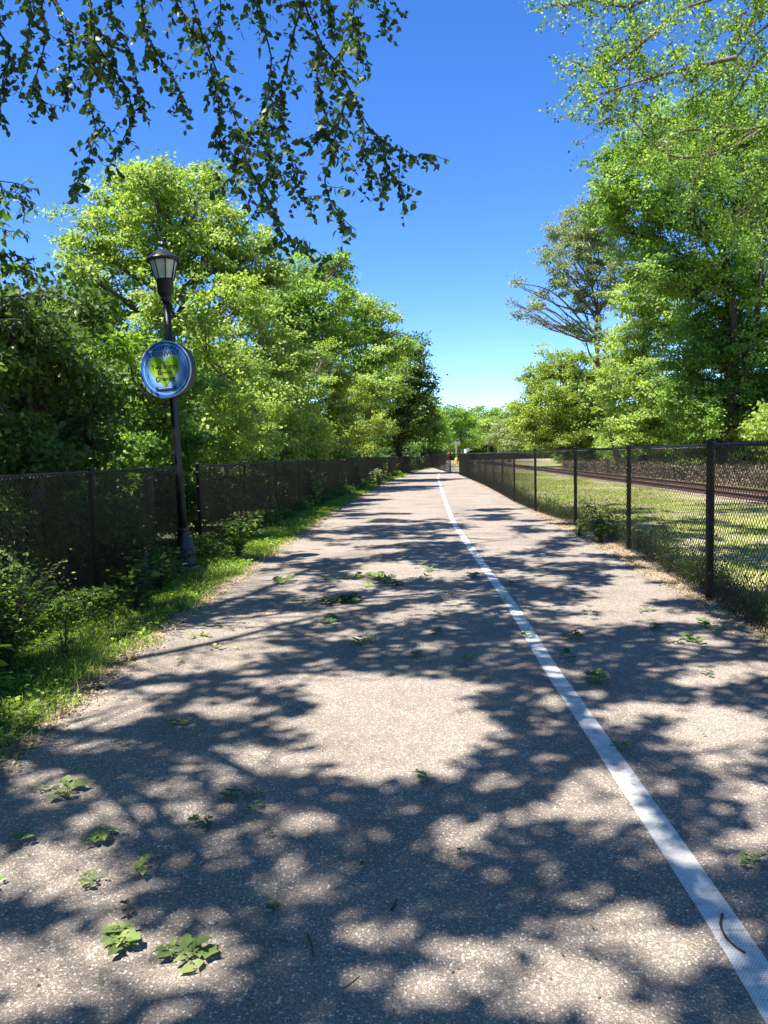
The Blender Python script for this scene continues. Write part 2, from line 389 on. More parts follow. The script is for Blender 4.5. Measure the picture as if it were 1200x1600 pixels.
# ---- painted edge line: thin preformed strips with an open joint
def line_strip(P0, P1):
    P = smooth_poly(LNS, 260); 
    d = np.r_[0, np.cumsum(np.linalg.norm(np.diff(P[:, :2], axis=0), axis=1))]
    sel = (d >= P0) & (d <= P1); dd = np.unique(np.r_[P0, d[sel], P1])
    Q = np.stack([np.interp(dd, d, P[:, 0]), np.interp(dd, d, P[:, 1])], 1)
    T = np.gradient(Q, axis=0); T /= np.linalg.norm(T, axis=1)[:, None]; S = np.stack([-T[:, 1], T[:, 0]], 1)
    W2 = .057; V = []; Fc = []; UV = []
    for i in range(len(Q)):
        for s in (-1, 1):
            for z in (.0045, .0085): V.append((Q[i, 0]+S[i, 0]*s*W2, Q[i, 1]+S[i, 1]*s*W2, z)); UV.append((s*W2+.06, dd[i]))
    for i in range(len(Q)-1):
        b = i*4; c = b+4
        Fc += [(b+1, b+3, c+3, c+1), (b, b+1, c+1, c), (b+3, b+2, c+2, c+3)]
    Fc += [(0, 2, 3, 1)]; e = (len(Q)-1)*4; Fc += [(e, e+1, e+3, e+2)]
    me = bpy.data.meshes.new('lane_line'); me.from_pydata(V, [], Fc); me.materials.append(M['line'])
    ul = me.uv_layers.new(name='UVMap')
    for lp in me.loops: ul.data[lp.index].uv = UV[lp.vertex_index]
    return tag(link('lane_line', me), kind='structure')
LNS = [LN[0] + (LN[0]-LN[1])*5] + [p for p in LN]
_P = smooth_poly(LNS, 260); _d = np.r_[0, np.cumsum(np.linalg.norm(np.diff(_P[:, :2], axis=0), axis=1))]
seam = float(np.interp(ground(1139, 1457).y, _P[:, 1], _d))
line_strip(0, seam-.003); line_strip(seam+.003, float(_d[-1]))

# ------------------------------------------------------------------ chain-link fences
def chain_bay(L, H, z0):
    """one bay of woven wire: zigzag wires hooked into each other, with a knuckled top and bottom"""
    Wd, Hd, r = .072, .066, .0031
    t = Tubes(3); n = int(L/(Wd/2)); Wd = 2*L/n; m = int(H/(Hd/2)); Hd = 2*H/m
    for k in range(n):
        x0 = k*Wd/2; j = np.arange(m+1); up_ = (j + k) % 2 == 0
        x = np.where(up_, x0-.0015, x0+Wd/2+.0015); y = np.where(up_, -.003, .003)
        P = np.stack([x, y, z0+j*Hd/2], 1)
        t.add(P, r)
        # twisted tips standing above the top rail
        t.add([(x[-1], y[-1], z0+H), (x[-1]+(.008 if up_[-1] else -.008), -y[-1], z0+H+.03)], r)
    return t.mesh('wire_mesh', M['fence_wire'], smooth=False)
def tube_between(name, a, b, r, parent, material, sides=10):
    t = Tubes(sides); t.add([a, b], r); 
    me = t.mesh(name, material); k = sides
    o = link(name, me, parent); return o
def fence(label, pts, H, post_r, rail_r, bay_me, L, ends=(0,), tall=.07):
    f = empty('chain_link_fence', (pts[0][0], pts[0][1], 0)); tag(f, label, 'fence')
    p0 = Vector((pts[0][0], pts[0][1], 0))
    for i, (x, y) in enumerate(pts):
        rr = post_r if i in ends or i == len(pts)-1 else post_r*.82
        key = ('post', round(rr, 4), H)
        if key not in CACHE:
            CACHE[key] = lathe([(rr, -.05), (rr, H+.0), (rr*1.06, H+.003), (rr*1.06, H+.03), (rr*.8, H+.042), (rr*.25, H+.05)], 14, 'post', M['fence_black'])
        o = link('post', CACHE[key], f, (x-p0.x, y-p0.y, 0))
        if ('band', round(rr, 4)) not in CACHE:
            CACHE[('band', round(rr, 4))] = lathe([(rr+.001, -.012), (rr+.004, -.012), (rr+.004, .012), (rr+.001, .012)], 14, 'tie_band', M['fence_black'])
        for zz in (.28, .72, 1.14, H-.12):
            link('tie_band', CACHE[('band', round(rr, 4))], o, (0, 0, zz))
    for i in range(len(pts)-1):
        a = Vector((*pts[i], 0))-p0; b = Vector((*pts[i+1], 0))-p0; d = b-a; ln = d.length; ang = math.atan2(d.y, d.x)
        if 'rail' not in CACHE:
            t = Tubes(10); t.add([(0, 0, 0), (.5, 0, -.004), (1, 0, 0)], rail_r); CACHE['rail'] = t.mesh('top_rail', M['fence_black'])
            t = Tubes(5); t.add([(0, 0, 0), (1, 0, 0)], .0028); CACHE['tw'] = t.mesh('tension_wire', M['fence_wire'])
        for nm, key, z in (('top_rail', 'rail', H-.02), ('tension_wire', 'tw', .06)):
            o = link(nm, CACHE[key], f, a+Vector((0, 0, z))); o.rotation_euler = (0, 0, ang); o.scale = (ln, 1, 1)
        g = link('wire_mesh', bay_me, f, a + Vector((math.sin(ang), -math.cos(ang), 0))*side_off[0]); g.rotation_euler = (0, 0, ang); g.scale = (ln/L, 1, 1)
    return f
CACHE = {}; side_off = [0]
BR, BL = 4.3, 3.3
bay_r = chain_bay(BR, 1.60, .035); bay_l = chain_bay(BL, 1.44, .035)
def along(fx, y0, y1, step, back=False):
    out = [(float(fx(y0)), y0)]; y = y0
    while y < y1:
        g = (float(fx(y+.5))-float(fx(y)))/.5; y += step/math.hypot(1, g); out.append((float(fx(y)), y))
    return out
yR = ground(1107, 935).y
ptsR = along(FR, yR-3*BR, 58, BR)
side_off[0] = -.045
fence('tall black chain-link fence along the railway field with posts and top rail', ptsR, 1.66, .042, .022, bay_r, BR, ends=(3,))
rend = ptsR[-1]
ptsR2 = [(rend[0]+.35, rend[1]+.9)] + [(rend[0]-.2+.10*k, rend[1]+6+8*k) for k in range(5)]
fence('short far run of black chain-link fence past the dark corner of the railway fence', ptsR2, 1.66, .06, .022, bay_r, BR)
yL = float(at(262, 800, 11.9).y)
ptsL1 = [(float(FL(yL-BL*k)), yL-BL*k) for k in range(4, -1, -1)]
side_off[0] = .045
fence('shaded black chain-link fence section ending beside the street lamp', ptsL1, 1.50, .036, .02, bay_l, BL, ends=(0,))
ptsL2 = along(FL, 13.1, 118, BL)
fence('long black chain-link fence starting just past the street lamp, under the trees', ptsL2, 1.50, .036, .02, bay_l, BL)
# bundle of spare end posts next to the lamp
p = ptsL1[-1]

# ------------------------------------------------------------------ street lamp with round sign
LP = ground(291, 888)
lamp = empty('street_lamp', LP); lamp.rotation_euler = (0, R(-2.0), 0)
tag(lamp, 'black post-top street lamp with pale glass lantern, leaning beside the fence', 'street lamp')
LB = M['lamp_black']
tag(link('footing', lathe([(.20, -.03), (.20, .03), (.19, .04)], 8, 'footing', M['concrete']), None, LP), 'low round concrete footing beneath the black street lamp', 'footing')
link('base', lathe([(.165, .035), (.165, .08), (.155, .10), (.15, .20), (.16, .22), (.16, .25), (.135, .27), (.13, .33), (.115, .40), (.085, .48), (.072, .54), (.082, .56), (.082, .59), (.066, .61)], 16, 'base', LB), lamp)
link('pole', lathe([(.064, .60), (.060, 1.5), (.054, 3.0), (.050, 3.88)], 24, 'pole', LB, flute=.10), lamp)
link('collar', lathe([(.055, 3.86), (.075, 3.90), (.065, 3.93), (.10, 3.975), (.118, 4.0), (.118, 4.16), (.128, 4.17), (.128, 4.19)], 16, 'collar', LB), lamp)
zb, zt, rb_, rt_ = 4.19, 4.455, .128, .205
def oct_pt(i, r, z): a = math.pi/8 + i*math.pi/4; return Vector((r*math.cos(a), r*math.sin(a), z))
gm, n_, l_, b_ = mat('frosted_glass')
b_.inputs['Base Color'].default_value = (.62, .66, .66, 1); b_.inputs['Roughness'].default_value = .22; b_.inputs['Transmission Weight'].default_value = .25
b_.inputs['Specular IOR Level'].default_value = .6
t_ = noise(n_, l_, 9, 3); r_ = ramp(n_, [(.3, (.48, .50, .48)), (.7, (.72, .76, .77))]); l_.new(t_.outputs[0], r_.inputs[0]); l_.new(r_.outputs[0], b_.inputs['Base Color'])
for i in range(8):
    a, b, c, d = oct_pt(i, rb_-.006, zb), oct_pt(i+1, rb_-.006, zb), oct_pt(i+1, rt_-.006, zt), oct_pt(i, rt_-.006, zt)
    nrm = (b-a).cross(d-a).normalized()*.005
    V = [a, b, c, d] + [q-nrm for q in (a, b, c, d)]
    me = bpy.data.meshes.new('pane'); me.from_pydata([tuple(q) for q in V], [], [(0, 1, 2, 3), (7, 6, 5, 4), (0, 4, 5, 1), (1, 5, 6, 2), (2, 6, 7, 3), (3, 7, 4, 0)]); me.materials.append(gm)
    link('pane', me, lamp)
    t = Tubes(5); t.add([oct_pt(i, rb_, zb-.01), oct_pt(i, rt_, zt+.01)], .0095); link('glazing_bar', t.mesh('glazing_bar', LB), lamp)
link('roof', lathe([(.20, 4.44), (.245, 4.435), (.245, 4.47), (.225, 4.49), (.15, 4.55), (.07, 4.60), (.03, 4.615)], 16, 'roof', LB), lamp)
link('finial', lathe([(.03, 4.61), (.018, 4.64), (.036, 4.67), (.036, 4.69), (.014, 4.72), (.012, 4.76), (.003, 4.84)], 10, 'finial', LB), lamp)
# the sign
Rz = Matrix.Rotation(R(-2.0), 4, 'Y')
SC = at(262, 578, LP.y-.12)
sign = empty('round_sign', SC); sign.rotation_euler = (0, R(-1.8), R(-15))
tag(sign, 'round blue sponsor sign with a green heart, mounted on the lamp post', 'sign')
RS = .405
def disc(name, r, y0, y1, m, r2=None, k=48):
    V = []; r2 = r2 or r
    for rr, y in ((r, y0), (r2, y1)):
        V += [(rr*math.cos(2*math.pi*i/k), y, rr*math.sin(2*math.pi*i/k)) for i in range(k)]
    Fc = [tuple(range(k)), tuple(range(2*k-1, k-1, -1))] + [(i, i+k, (i+1) % k+k, (i+1) % k) for i in range(k)]
    me = bpy.data.meshes.new(name); me.from_pydata(V, [], Fc); me.materials.append(m); return me
link('drum', disc('drum', RS*.985, -.055, .11, M['rim_dark']), sign)
link('rim', disc('rim', RS, -.075, -.05, M['rim_white']), sign)
sm_, n_, l_, b_ = mat('sign_print')
g_ = n_.new('ShaderNodeTexCoord'); ln_ = n_.new('ShaderNodeVectorMath'); ln_.operation = 'LENGTH'
mp_ = n_.new('ShaderNodeMapping'); mp_.inputs['Scale'].default_value = (1/.39, 0, 1/.39); mp_.inputs['Location'].default_value = (-.04, 0, 0); l_.new(g_.outputs['Object'], mp_.inputs[0]); l_.new(mp_.outputs[0], ln_.inputs[0])
r_ = ramp(n_, [(.50, (.30, .46, .66)), (.74, (.07, .24, .58)), (.86, (.03, .14, .45)), (.90, (.22, .42, .66)), (.925, (.02, .11, .42)), (1, (.02, .09, .36))])
l_.new(ln_.outputs['Value'], r_.inputs[0]); l_.new(r_.outputs[0], b_.inputs['Base Color']); b_.inputs['Roughness'].default_value = .55; b_.inputs['Specular IOR Level'].default_value = .25
link('face', disc('face', .394, -.079, -.074, sm_), sign)
def heart(w, h, k=40):
    o = []
    for i in range(k):
        t = 2*math.pi*i/k; x = 16*math.sin(t)**3; z = 13*math.cos(t)-5*math.cos(2*t)-2*math.cos(3*t)-math.cos(4*t)
        o.append((x/16*w/2, (z+2.5)/15*h/2))
    return o
hm, n_, l_, b_ = mat('heart_green')
g_ = n_.new('ShaderNodeTexCoord'); ln_ = n_.new('ShaderNodeVectorMath'); ln_.operation = 'LENGTH'; l_.new(g_.outputs['Object'], ln_.inputs[0])
r_ = ramp(n_, [(.04, (.42, .60, .07)), (.15, (.30, .50, .03)), (.24, (.16, .36, .015))]); l_.new(ln_.outputs['Value'], r_.inputs[0]); l_.new(r_.outputs[0], b_.inputs['Base Color']); b_.inputs['Roughness'].default_value = .6; b_.inputs['Specular IOR Level'].default_value = .2
hh = link('heart', prism('heart', heart(.49, .47), -.0835, -.079, hm), sign, (-.005, 0, -.045))
ban = [(-.165, -.02), (-.13, -.028), (0, -.034), (.13, -.028), (.165, -.02), (.152, .002), (.165, .024), (.13, .016), (0, .010), (-.13, .016), (-.165, .024), (-.152, .002)]
link('banner', prism('banner', ban[::-1], -.0865, -.0836, M['navy']), sign, (.0, 0, -.263))
def text(s, size, x, z, m, off=.003, name='lettering', y=-.0845, sx=1):
    cu = bpy.data.curves.new(name, 'FONT'); cu.body = s; cu.size = size; cu.align_x = 'CENTER'; cu.extrude = .0006; cu.space_character = 1.06; cu.offset = off
    o = bpy.data.objects.new(name, cu); C.objects.link(o); o.parent = sign; o.location = (x, y, z); o.rotation_euler = (math.pi/2, 0, 0); o.scale = (sx, 1, 1)
    cu.materials.append(m); bpy.context.view_layer.update()
    me = bpy.data.meshes.new_from_object(o.evaluated_get(bpy.context.evaluated_depsgraph_get()))
    lo, rot, scl = o.location.copy(), o.rotation_euler.copy(), o.scale.copy(); bpy.data.objects.remove(o)
    o = link(name, me, sign); o.location, o.rotation_euler, o.scale = lo, rot, scl; o['label'] = 'dark printed lettering'; return o
text('ADOPT-A-', .090, -.015, .272, M['ink'], .0016, y=-.0802)
text('GREENWAY', .090, -.01, .188, M['ink'], .0016, y=-.0802)
text('Thanks', .045, 0, .085, M['ink_grey'], .0005)
text('Two Bettys', .084, 0, .010, M['ink'], .0022)
text('Green', .084, 0, -.074, M['ink'], .0022)
text('Cleaning', .084, 0, -.160, M['ink'], .0022)
marks = []
rr_ = random.Random(2); x_ = -.115
while x_ < .11:
    w_ = rr_.uniform(.004, .009); marks.append(((x_, -.088, -.270+rr_.uniform(0, .003)), (x_+w_, -.0867, -.257+rr_.uniform(-.003, .003)))); x_ += w_+.004
link('small_print', box_mesh('small_print', marks, M['rim_white']), sign)
for zz in (.16, -.16):
    link('bracket', box_mesh('bracket', [((-.06, .108, zz-.02), (.06, .19, zz+.02))], LB), sign)

# ------------------------------------------------------------------ railway track
RAILX = lambda y: 10.9 + .052*y
track = empty('railway_track', (RAILX(0), 0, 0)); tag(track, 'rusty railway track running through the grass beyond the fence', 'railway track')
def rail_mesh(off):
    prof = [(-.07, 0), (.07, 0), (.07, .012), (.012, .03), (.012, .12), (.036, .13), (.036, .16), (-.036, .16), (-.036, .13), (-.012, .12), (-.012, .03), (-.07, .012)]
    V = []; Fc = []; yy = np.arange(-2, 150, 8.0)
    for y in yy:
        V += [(RAILX(y)-RAILX(0)+off+x, y, z+.02) for x, z in prof]
    k = len(prof)
    for i in range(len(yy)-1):
        for j in range(k): a = i*k+j; b_ = i*k+(j+1) % k; Fc.append((a, b_, b_+k, a+k))
    me = bpy.data.meshes.new('rail'); me.from_pydata(V, [], Fc); me.materials.append(M['rail_rust']); return me
for off in (-.74, .74): link('rail', rail_mesh(off), track)
slp = box_mesh('sleeper', [((-1.25, -.11, -.12), (1.25, .11, .006))], M['sleeper'])
for i in range(120):
    y = 8 + i*.62; o = link('sleeper', slp, track, (RAILX(y)-RAILX(0), y, random.Random(i).uniform(-.012, .004))); o.rotation_euler = (0, 0, -.05+random.Random(i).uniform(-.01, .01))
strip('track_bed', lambda y: RAILX(y)-1.35, lambda y: RAILX(y)+1.6, YS2, .0, M['ballast'], wob=.12)

# ------------------------------------------------------------------ foliage
def lobe_leaves(rng, c, r, ls, dens, up_=.6, flat=.8, squash=.85):
    """leaves of one lobe: small sprays on and inside an uneven ball"""
    area = 4*math.pi*r*r; n = int(1.65*dens*area/(ls*ls*.42)); ncl = max(10, n//58)
    d = norm(rng.normal(0, 1, (ncl, 3)))
    ph = rng.random(3)*6.28
    bump = 1 + .16*np.sin(3.1*d[:, 0]*2+ph[0]) + .14*np.sin(4.3*d[:, 1]+ph[1]) + .13*np.sin(5.2*d[:, 2]+ph[2])
    rad = r*bump*(1 - np.abs(rng.normal(0, .30, ncl)))
    rad = np.where(rng.random(ncl) < .10, rad*1.18+.1, rad)
    cc = c + d*rad[:, None]*np.array((1, 1, squash))
    idx = rng.integers(0, ncl, n); sg = max(ls*1.45, r*.118)
    off = rng.normal(0, 1, (n, 3))*sg*np.array((1, 1, .42))
    P = cc[idx] + off
    out = norm(P - c)
    cn = norm(np.array((0, 0, up_)) + d*.6 + rng.normal(0, .38, (ncl, 3)))
    N = norm(cn[idx] + out*.2 + rng.normal(0, .30, (n, 3)))
    D = norm(out*.7 + rng.normal(0, .75, (n, 3)) + np.array((0, 0, -.3)))
    crn = rng.random(ncl); rn = np.clip(crn[idx]*.62 + rng.random(n)*.38, 0, 1)
    return P, D, N, rn, cc
def build_tree(name, label, cat, lobes, base, m, trunk_r=.2, ls=.11, dens=1.0, seed=1, group=None, barkm='bark', limbs=None, twigs=True, squash=.85, fork=None, kindparts=True):
    """lobes: (centre vector, radius). The tree stands at base: tapered trunk with limbs to every lobe, and a leafy crown"""
    rng = np.random.default_rng(seed); base = Vector(base)
    t = empty(name, base); tag(t, label, cat, group)
    b0 = np.array(base); L = [(np.array(c)-b0, r) for c, r in lobes]
    cz = np.average([c for c, r in L], axis=0, weights=[r for c, r in L]); top = max(c[2] for c, r in L)
    fk = fork if fork is not None else max(.25*cz[2], min(cz[2]*.55, 3.5)); tr = Tubes(8)
    trunk = curve_pts((0, 0, -.1), (cz[0]*.35, cz[1]*.35, fk), rng, 0, .06, 6); tr.add(trunk, np.linspace(trunk_r*1.15, trunk_r*.85, 6))
    leader = curve_pts(trunk[-1], (cz[0], cz[1], top*.93), rng, 0, .1, 9); tr.add(leader, np.linspace(trunk_r*.85, trunk_r*.12, 9))
    Ps = []; Ds = []; Ns = []; Rn = []
    for c, r in L:
        P, D, N, rn, cc = lobe_leaves(rng, c, r, ls, dens, squash=squash); Ps.append(P); Ds.append(D); Ns.append(N); Rn.append(rn)
        k = int(np.clip(np.searchsorted(leader[:, 2], c[2]*.72), 0, 7)); s = leader[k]
        if c[2] < fk: s = trunk[3]
        lim = curve_pts(s, c, rng, -.03, .14, 8); r0 = trunk_r*(.5-.035*k); tr.add(lim, np.linspace(max(r0, .02), max(.012, trunk_r*.09), 8))
        if twigs:
            for q in cc[rng.choice(len(cc), min(len(cc), 20), replace=False)]:
                s2 = lim[rng.integers(4, 8)]; tr.add(curve_pts(s2, q, rng, 0, .2, 5), np.linspace(max(.010, trunk_r*.09), .005, 5))
    for pl in (limbs or []):
        P = smooth_poly([np.array(q)-b0 for q in pl], 14); tr.add(P, np.linspace(trunk_r*.55, .03, 14))
    link('trunk', tr.mesh('trunk', M[barkm]), t)
    P, D, N, rn = map(np.concatenate, (Ps, Ds, Ns, Rn))
    s = ls*rng.uniform(.7, 1.25, len(P))
    V, Fc, rr = leaves_np(P, D, N, s, s*.72, rng, 'kite', rn)
    cr = link('crown', mesh_np('crown', V, Fc, 3, M[m], rr), t)
    STATS[label] = len(P)
    return t
STATS = {}
# depth at which the ray of image column u meets the lamp-side fence
_fy = np.arange(5.5, 120, .25); _fu, _fv, _ = project(np.stack([FL(_fy), _fy, _fy*0+.8], 1))
def fd(u): return float(np.interp(u, _fu, _fy))
def lobe(u, v, r, Y): return (at(u, v, Y), r*Y/F)
def lobes_at(lst, Y, jit=1.0, seed=0, back=None):
    rg = random.Random(seed); return [lobe(u, v, r, Y+rg.uniform(-jit, jit)) for u, v, r in lst]

# --- lamp side, tall trees
build_tree('broadleaf_tree', 'tallest light green tree, its trunk rising behind the street lamp', 'tree',
    lobes_at([(240, 300, 52), (300, 325, 62), (185, 335, 52), (140, 372, 42), (228, 385, 70), (330, 400, 66), (388, 395, 46), (160, 450, 62), (268, 480, 60), (372, 480, 60), (318, 275, 22), (232, 262, 26), (428, 430, 34), (120, 420, 30), (350, 350, 36), (190, 280, 22)], 25, 1.6, 1),
    (at(287, 700, 26).x, 26, 0), 'leaf_bright', .30, .12, .80, 11)
build_tree('broadleaf_tree', 'mid green tree with a pointed top right of the tallest tree', 'tree',
    lobes_at([(470, 432, 38), (518, 428, 28), (500, 480, 52), (450, 490, 50), (540, 515, 42), (415, 470, 38), (535, 405, 12), (480, 540, 50)], 35, 1.6, 2),
    (at(478, 700, 36).x-.6, 36, 0), 'leaf_mid', .25, .15, .95, 12)
build_tree('broadleaf_tree', 'yellow-tinged tree with an airy crown, third along the lamp-side fence', 'tree',
    lobes_at([(566, 478, 26), (592, 505, 32), (575, 545, 44), (612, 545, 34), (560, 600, 42), (600, 600, 40)], 47, 2, 3),
    (at(585, 700, 48).x-.8, 48, 0), 'leaf_bright', .25, .17, .85, 13)
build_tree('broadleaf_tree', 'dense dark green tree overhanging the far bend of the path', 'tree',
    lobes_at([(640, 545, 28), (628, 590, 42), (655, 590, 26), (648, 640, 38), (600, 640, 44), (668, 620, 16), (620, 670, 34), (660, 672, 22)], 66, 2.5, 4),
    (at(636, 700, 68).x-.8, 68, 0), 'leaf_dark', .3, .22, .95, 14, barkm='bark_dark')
build_tree('broadleaf_tree', 'small green tree leaning over the path beyond the dark tree', 'tree',
    lobes_at([(672, 650, 20), (680, 680, 18), (664, 690, 22), (690, 668, 10)], 96, 3, 5), (at(672, 700, 98).x-.8, 98, 0), 'leaf_mid', .2, .30, .8, 15)
# --- lower sunlit trees along the lamp-side fence
def side_tree(label, lst, m, seed, ls, dens=.8, extra=1.6, name='understorey_tree', tr=.12):
    rg = random.Random(seed)
    L = [lobe(u, v, r, fd(u + r*.55) + extra + rg.uniform(0, 1.6)) for u, v, r in lst]
    c = sum((q[0] for q in L), Vector())/len(L)
    return build_tree(name, label, 'tree', L, (c.x-.3, c.y+.3, 0), m, tr, ls, dens*1.35, seed, fork=1.0)
side_tree('bright lime-green young tree at the fence just right of the lamp post', [(330, 540, 34), (360, 580, 44), (318, 600, 38), (388, 560, 30), (350, 640, 46), (400, 640, 42), (310, 670, 36), (375, 690, 40), (340, 705, 34), (405, 708, 30), (320, 505, 22)], 'leaf_bright', 21, .10, .75)
side_tree('pale green spreading tree filling the fence line between lamp and yellow-tinged tree', [(425, 535, 34), (455, 570, 42), (430, 615, 44), (478, 610, 38), (440, 670, 42), (480, 670, 38), (445, 706, 32), (480, 708, 28), (500, 560, 26), (410, 690, 30), (395, 500, 20)], 'leaf_bright', 22, .11, .75)
side_tree('light green tree whose low skirt glows in the sun above the fence', [(520, 590, 32), (545, 620, 32), (518, 650, 38), (548, 672, 30), (570, 610, 22), (500, 690, 26), (530, 705, 24), (565, 700, 22), (590, 665, 22)], 'leaf_yellow', 23, .13, .8)
side_tree('mid green leafy tree behind the lamp post, crown below the sign', [(250, 560, 44), (205, 590, 42), (265, 640, 46), (210, 660, 46), (290, 600, 30), (240, 700, 40), (285, 700, 36), (200, 705, 40), (190, 540, 30)], 'leaf_mid', 24, .10, .8)
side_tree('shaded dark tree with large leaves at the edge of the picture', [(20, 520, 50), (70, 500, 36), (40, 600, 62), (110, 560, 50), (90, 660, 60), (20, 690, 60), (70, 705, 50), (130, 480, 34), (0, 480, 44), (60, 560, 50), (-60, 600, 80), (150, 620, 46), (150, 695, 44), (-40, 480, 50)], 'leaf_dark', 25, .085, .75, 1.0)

# --- understorey shrubs standing close behind the lamp-side fence (one of each kind, then copies)
def shrub_proto(seed, m, ls, h, lob):
    L = [(Vector(c), r) for c, r in lob]
    return build_tree('shrub', 'x', 'shrub', L, (0, 0, 0), m, .035, ls, .85, seed, fork=.3)
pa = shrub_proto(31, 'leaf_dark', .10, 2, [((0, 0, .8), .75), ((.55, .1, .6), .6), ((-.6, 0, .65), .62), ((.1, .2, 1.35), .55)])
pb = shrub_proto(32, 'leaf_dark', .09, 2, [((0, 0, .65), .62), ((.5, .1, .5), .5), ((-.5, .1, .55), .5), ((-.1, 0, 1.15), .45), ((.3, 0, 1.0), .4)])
ordn = ['first', 'second', 'third', 'fourth', 'fifth', 'sixth', 'seventh', 'eighth', 'ninth', 'tenth', 'eleventh', 'twelfth']
rg = random.Random(7); yy = [6.3, 8.2, 10.2, 12.2, 14.6, 17.6, 20.8, 24.4, 28.5, 33, 38.5, 45, 53, 62, 73, 86, 100]
near_lab = ['dark leafy shrub behind the wire mesh at the edge of the picture', 'dark leafy shrub behind the mesh where the wire catches the sun', 'black-green shrub behind the darkest stretch of wire mesh', 'dark shrub behind the fence gap beside the lamp post']
GS = 'shrubs along the lamp-side fence'
for i, y in enumerate(yy):
    o = (pa, pb)[i % 2] if i < 2 else copy_tree((pa, pb)[i % 2])
    o.location = (float(FL(y))-1.15-rg.uniform(0, .3), y, 0); o.rotation_euler = (0, 0, rg.uniform(0, 6.28)); s = rg.uniform(.95, 1.15) * (1 + max(0, y-20)*.012)
    o.scale = (s, s, s*rg.uniform(.9, 1.1))
    o['label'] = near_lab[i] if i < 4 else ('%s shrub past the lamp post behind the long fence' % (ordn[i-4] if i-4 < 12 else 'last')); o['group'] = GS

# --- railway side
build_tree('broadleaf_tree', 'huge green tree with dark trunks towering over the railway field', 'tree',
    lobes_at([(1100, 200, 70), (1175, 190, 70), (1010, 215, 48), (960, 275, 40), (1050, 290, 76), (1150, 310, 80), (1000, 350, 60), (945, 330, 30), (1100, 410, 80), (1185, 430, 70), (1030, 420, 52), (1140, 520, 62), (1240, 300, 90), (1240, 500, 90), (940, 250, 20), (1090, 500, 40)], 40, 2.5, 6),
    (at(1152, 700, 41).x, 41, 0), 'leaf_mid', .42, .16, .74, 41, barkm='bark_dark', limbs=[[at(1155, 560, 40), at(1130, 400, 39), at(1060, 300, 38)], [at(1160, 600, 40), at(1185, 480, 39), at(1195, 330, 38)]])
build_tree('broadleaf_tree', 'open grey-green tree with bare crooked limbs reaching over the sky', 'tree',
    lobes_at([(806, 442, 9), (812, 490, 9), (842, 468, 13), (862, 395, 20), (900, 350, 30), (930, 410, 42), (880, 430, 24), (905, 470, 22), (830, 478, 7), (885, 505, 10), (950, 330, 34), (970, 440, 40), (858, 360, 9), (850, 500, 7), (800, 470, 5), (900, 385, 26), (925, 350, 30), (940, 470, 26), (872, 365, 14), (955, 380, 36), (830, 500, 6), (915, 320, 13), (888, 338, 11), (868, 430, 12), (905, 510, 14), (938, 525, 18), (850, 455, 8), (940, 300, 14)], 62, 2.5, 7),
    (at(968, 700, 63).x, 63, 0), 'leaf_grey', .22, .17, .55, 42, squash=1.05, limbs=[[at(968, 590, 63), at(950, 556, 62), at(926, 529, 62), at(887, 503, 61), at(860, 484, 61), at(839, 483, 61), at(812, 494, 60)], [at(968, 600, 63), at(955, 545, 62), at(920, 515, 61), at(880, 470, 61), at(850, 450, 61), at(806, 442, 60)], [at(950, 540, 62), at(915, 470, 61), at(870, 400, 61)]])
build_tree('broadleaf_tree', 'lime-green tree in front of the bare crooked limbs', 'tree',
    lobes_at([(1000, 470, 38), (992, 540, 50), (1040, 500, 46), (968, 600, 42), (1030, 600, 52), (1055, 440, 36), (975, 655, 40), (1020, 660, 42), (1010, 430, 20), (985, 692, 28), (1035, 692, 30)], 52, 2, 8),
    (at(1005, 700, 53).x, 53, 0), 'leaf_bright', .26, .18, .95, 43)
build_tree('broadleaf_tree', 'rounded olive tree bordering the open sky over the railway fence', 'tree',
    lobes_at([(872, 572, 30), (838, 592, 28), (908, 580, 34), (816, 632, 20), (858, 630, 40), (905, 630, 40), (940, 620, 36), (885, 672, 34), (836, 670, 30), (935, 672, 36), (945, 575, 22), (845, 695, 20), (890, 697, 22), (930, 697, 22), (812, 665, 20)], 84, 3, 9),
    (at(885, 700, 85).x, 85, 0), 'leaf_yellow', .3, .26, 1.0, 44)
build_tree('broadleaf_tree', 'dark green tree low beneath the huge tree at the field edge', 'tree',
    lobes_at([(1090, 590, 44), (1135, 620, 46), (1180, 590, 50), (1090, 655, 42), (1150, 665, 40), (1195, 655, 44), (1230, 620, 60), (1060, 620, 34), (1110, 545, 40), (1165, 545, 44), (1075, 570, 36), (1080, 690, 30), (1130, 695, 32), (1185, 690, 34)], 41, 2, 10),
    (at(1130, 700, 42).x, 42, 0), 'leaf_mid', .2, .16, .9, 45)
build_tree('broadleaf_tree', 'pale bluish tree seen between the far treetops', 'tree',
    lobes_at([(792, 666, 18), (806, 648, 14), (780, 683, 16), (812, 676, 20), (800, 690, 18)], 150, 4, 12), (at(796, 700, 152).x, 152, 0), 'leaf_grey', .25, .38, 1.1, 46)
build_tree('broadleaf_tree', 'round green tree closing the end of the path', 'tree',
    lobes_at([(712, 652, 19), (728, 660, 17), (700, 664, 16), (718, 684, 20), (740, 682, 14), (698, 690, 16)], 170, 5, 13), (at(718, 700, 172).x, 172, 0), 'leaf_mid', .3, .42, 1.2, 47)
build_tree('broadleaf_tree', 'small yellow-green tree next to the round tree at the path end', 'tree',
    lobes_at([(757, 668, 15), (772, 676, 16), (748, 682, 14), (767, 660, 10), (787, 690, 14)], 180, 5, 14), (at(762, 700, 182).x, 182, 0), 'leaf_bright', .3, .42, 1.2, 48)

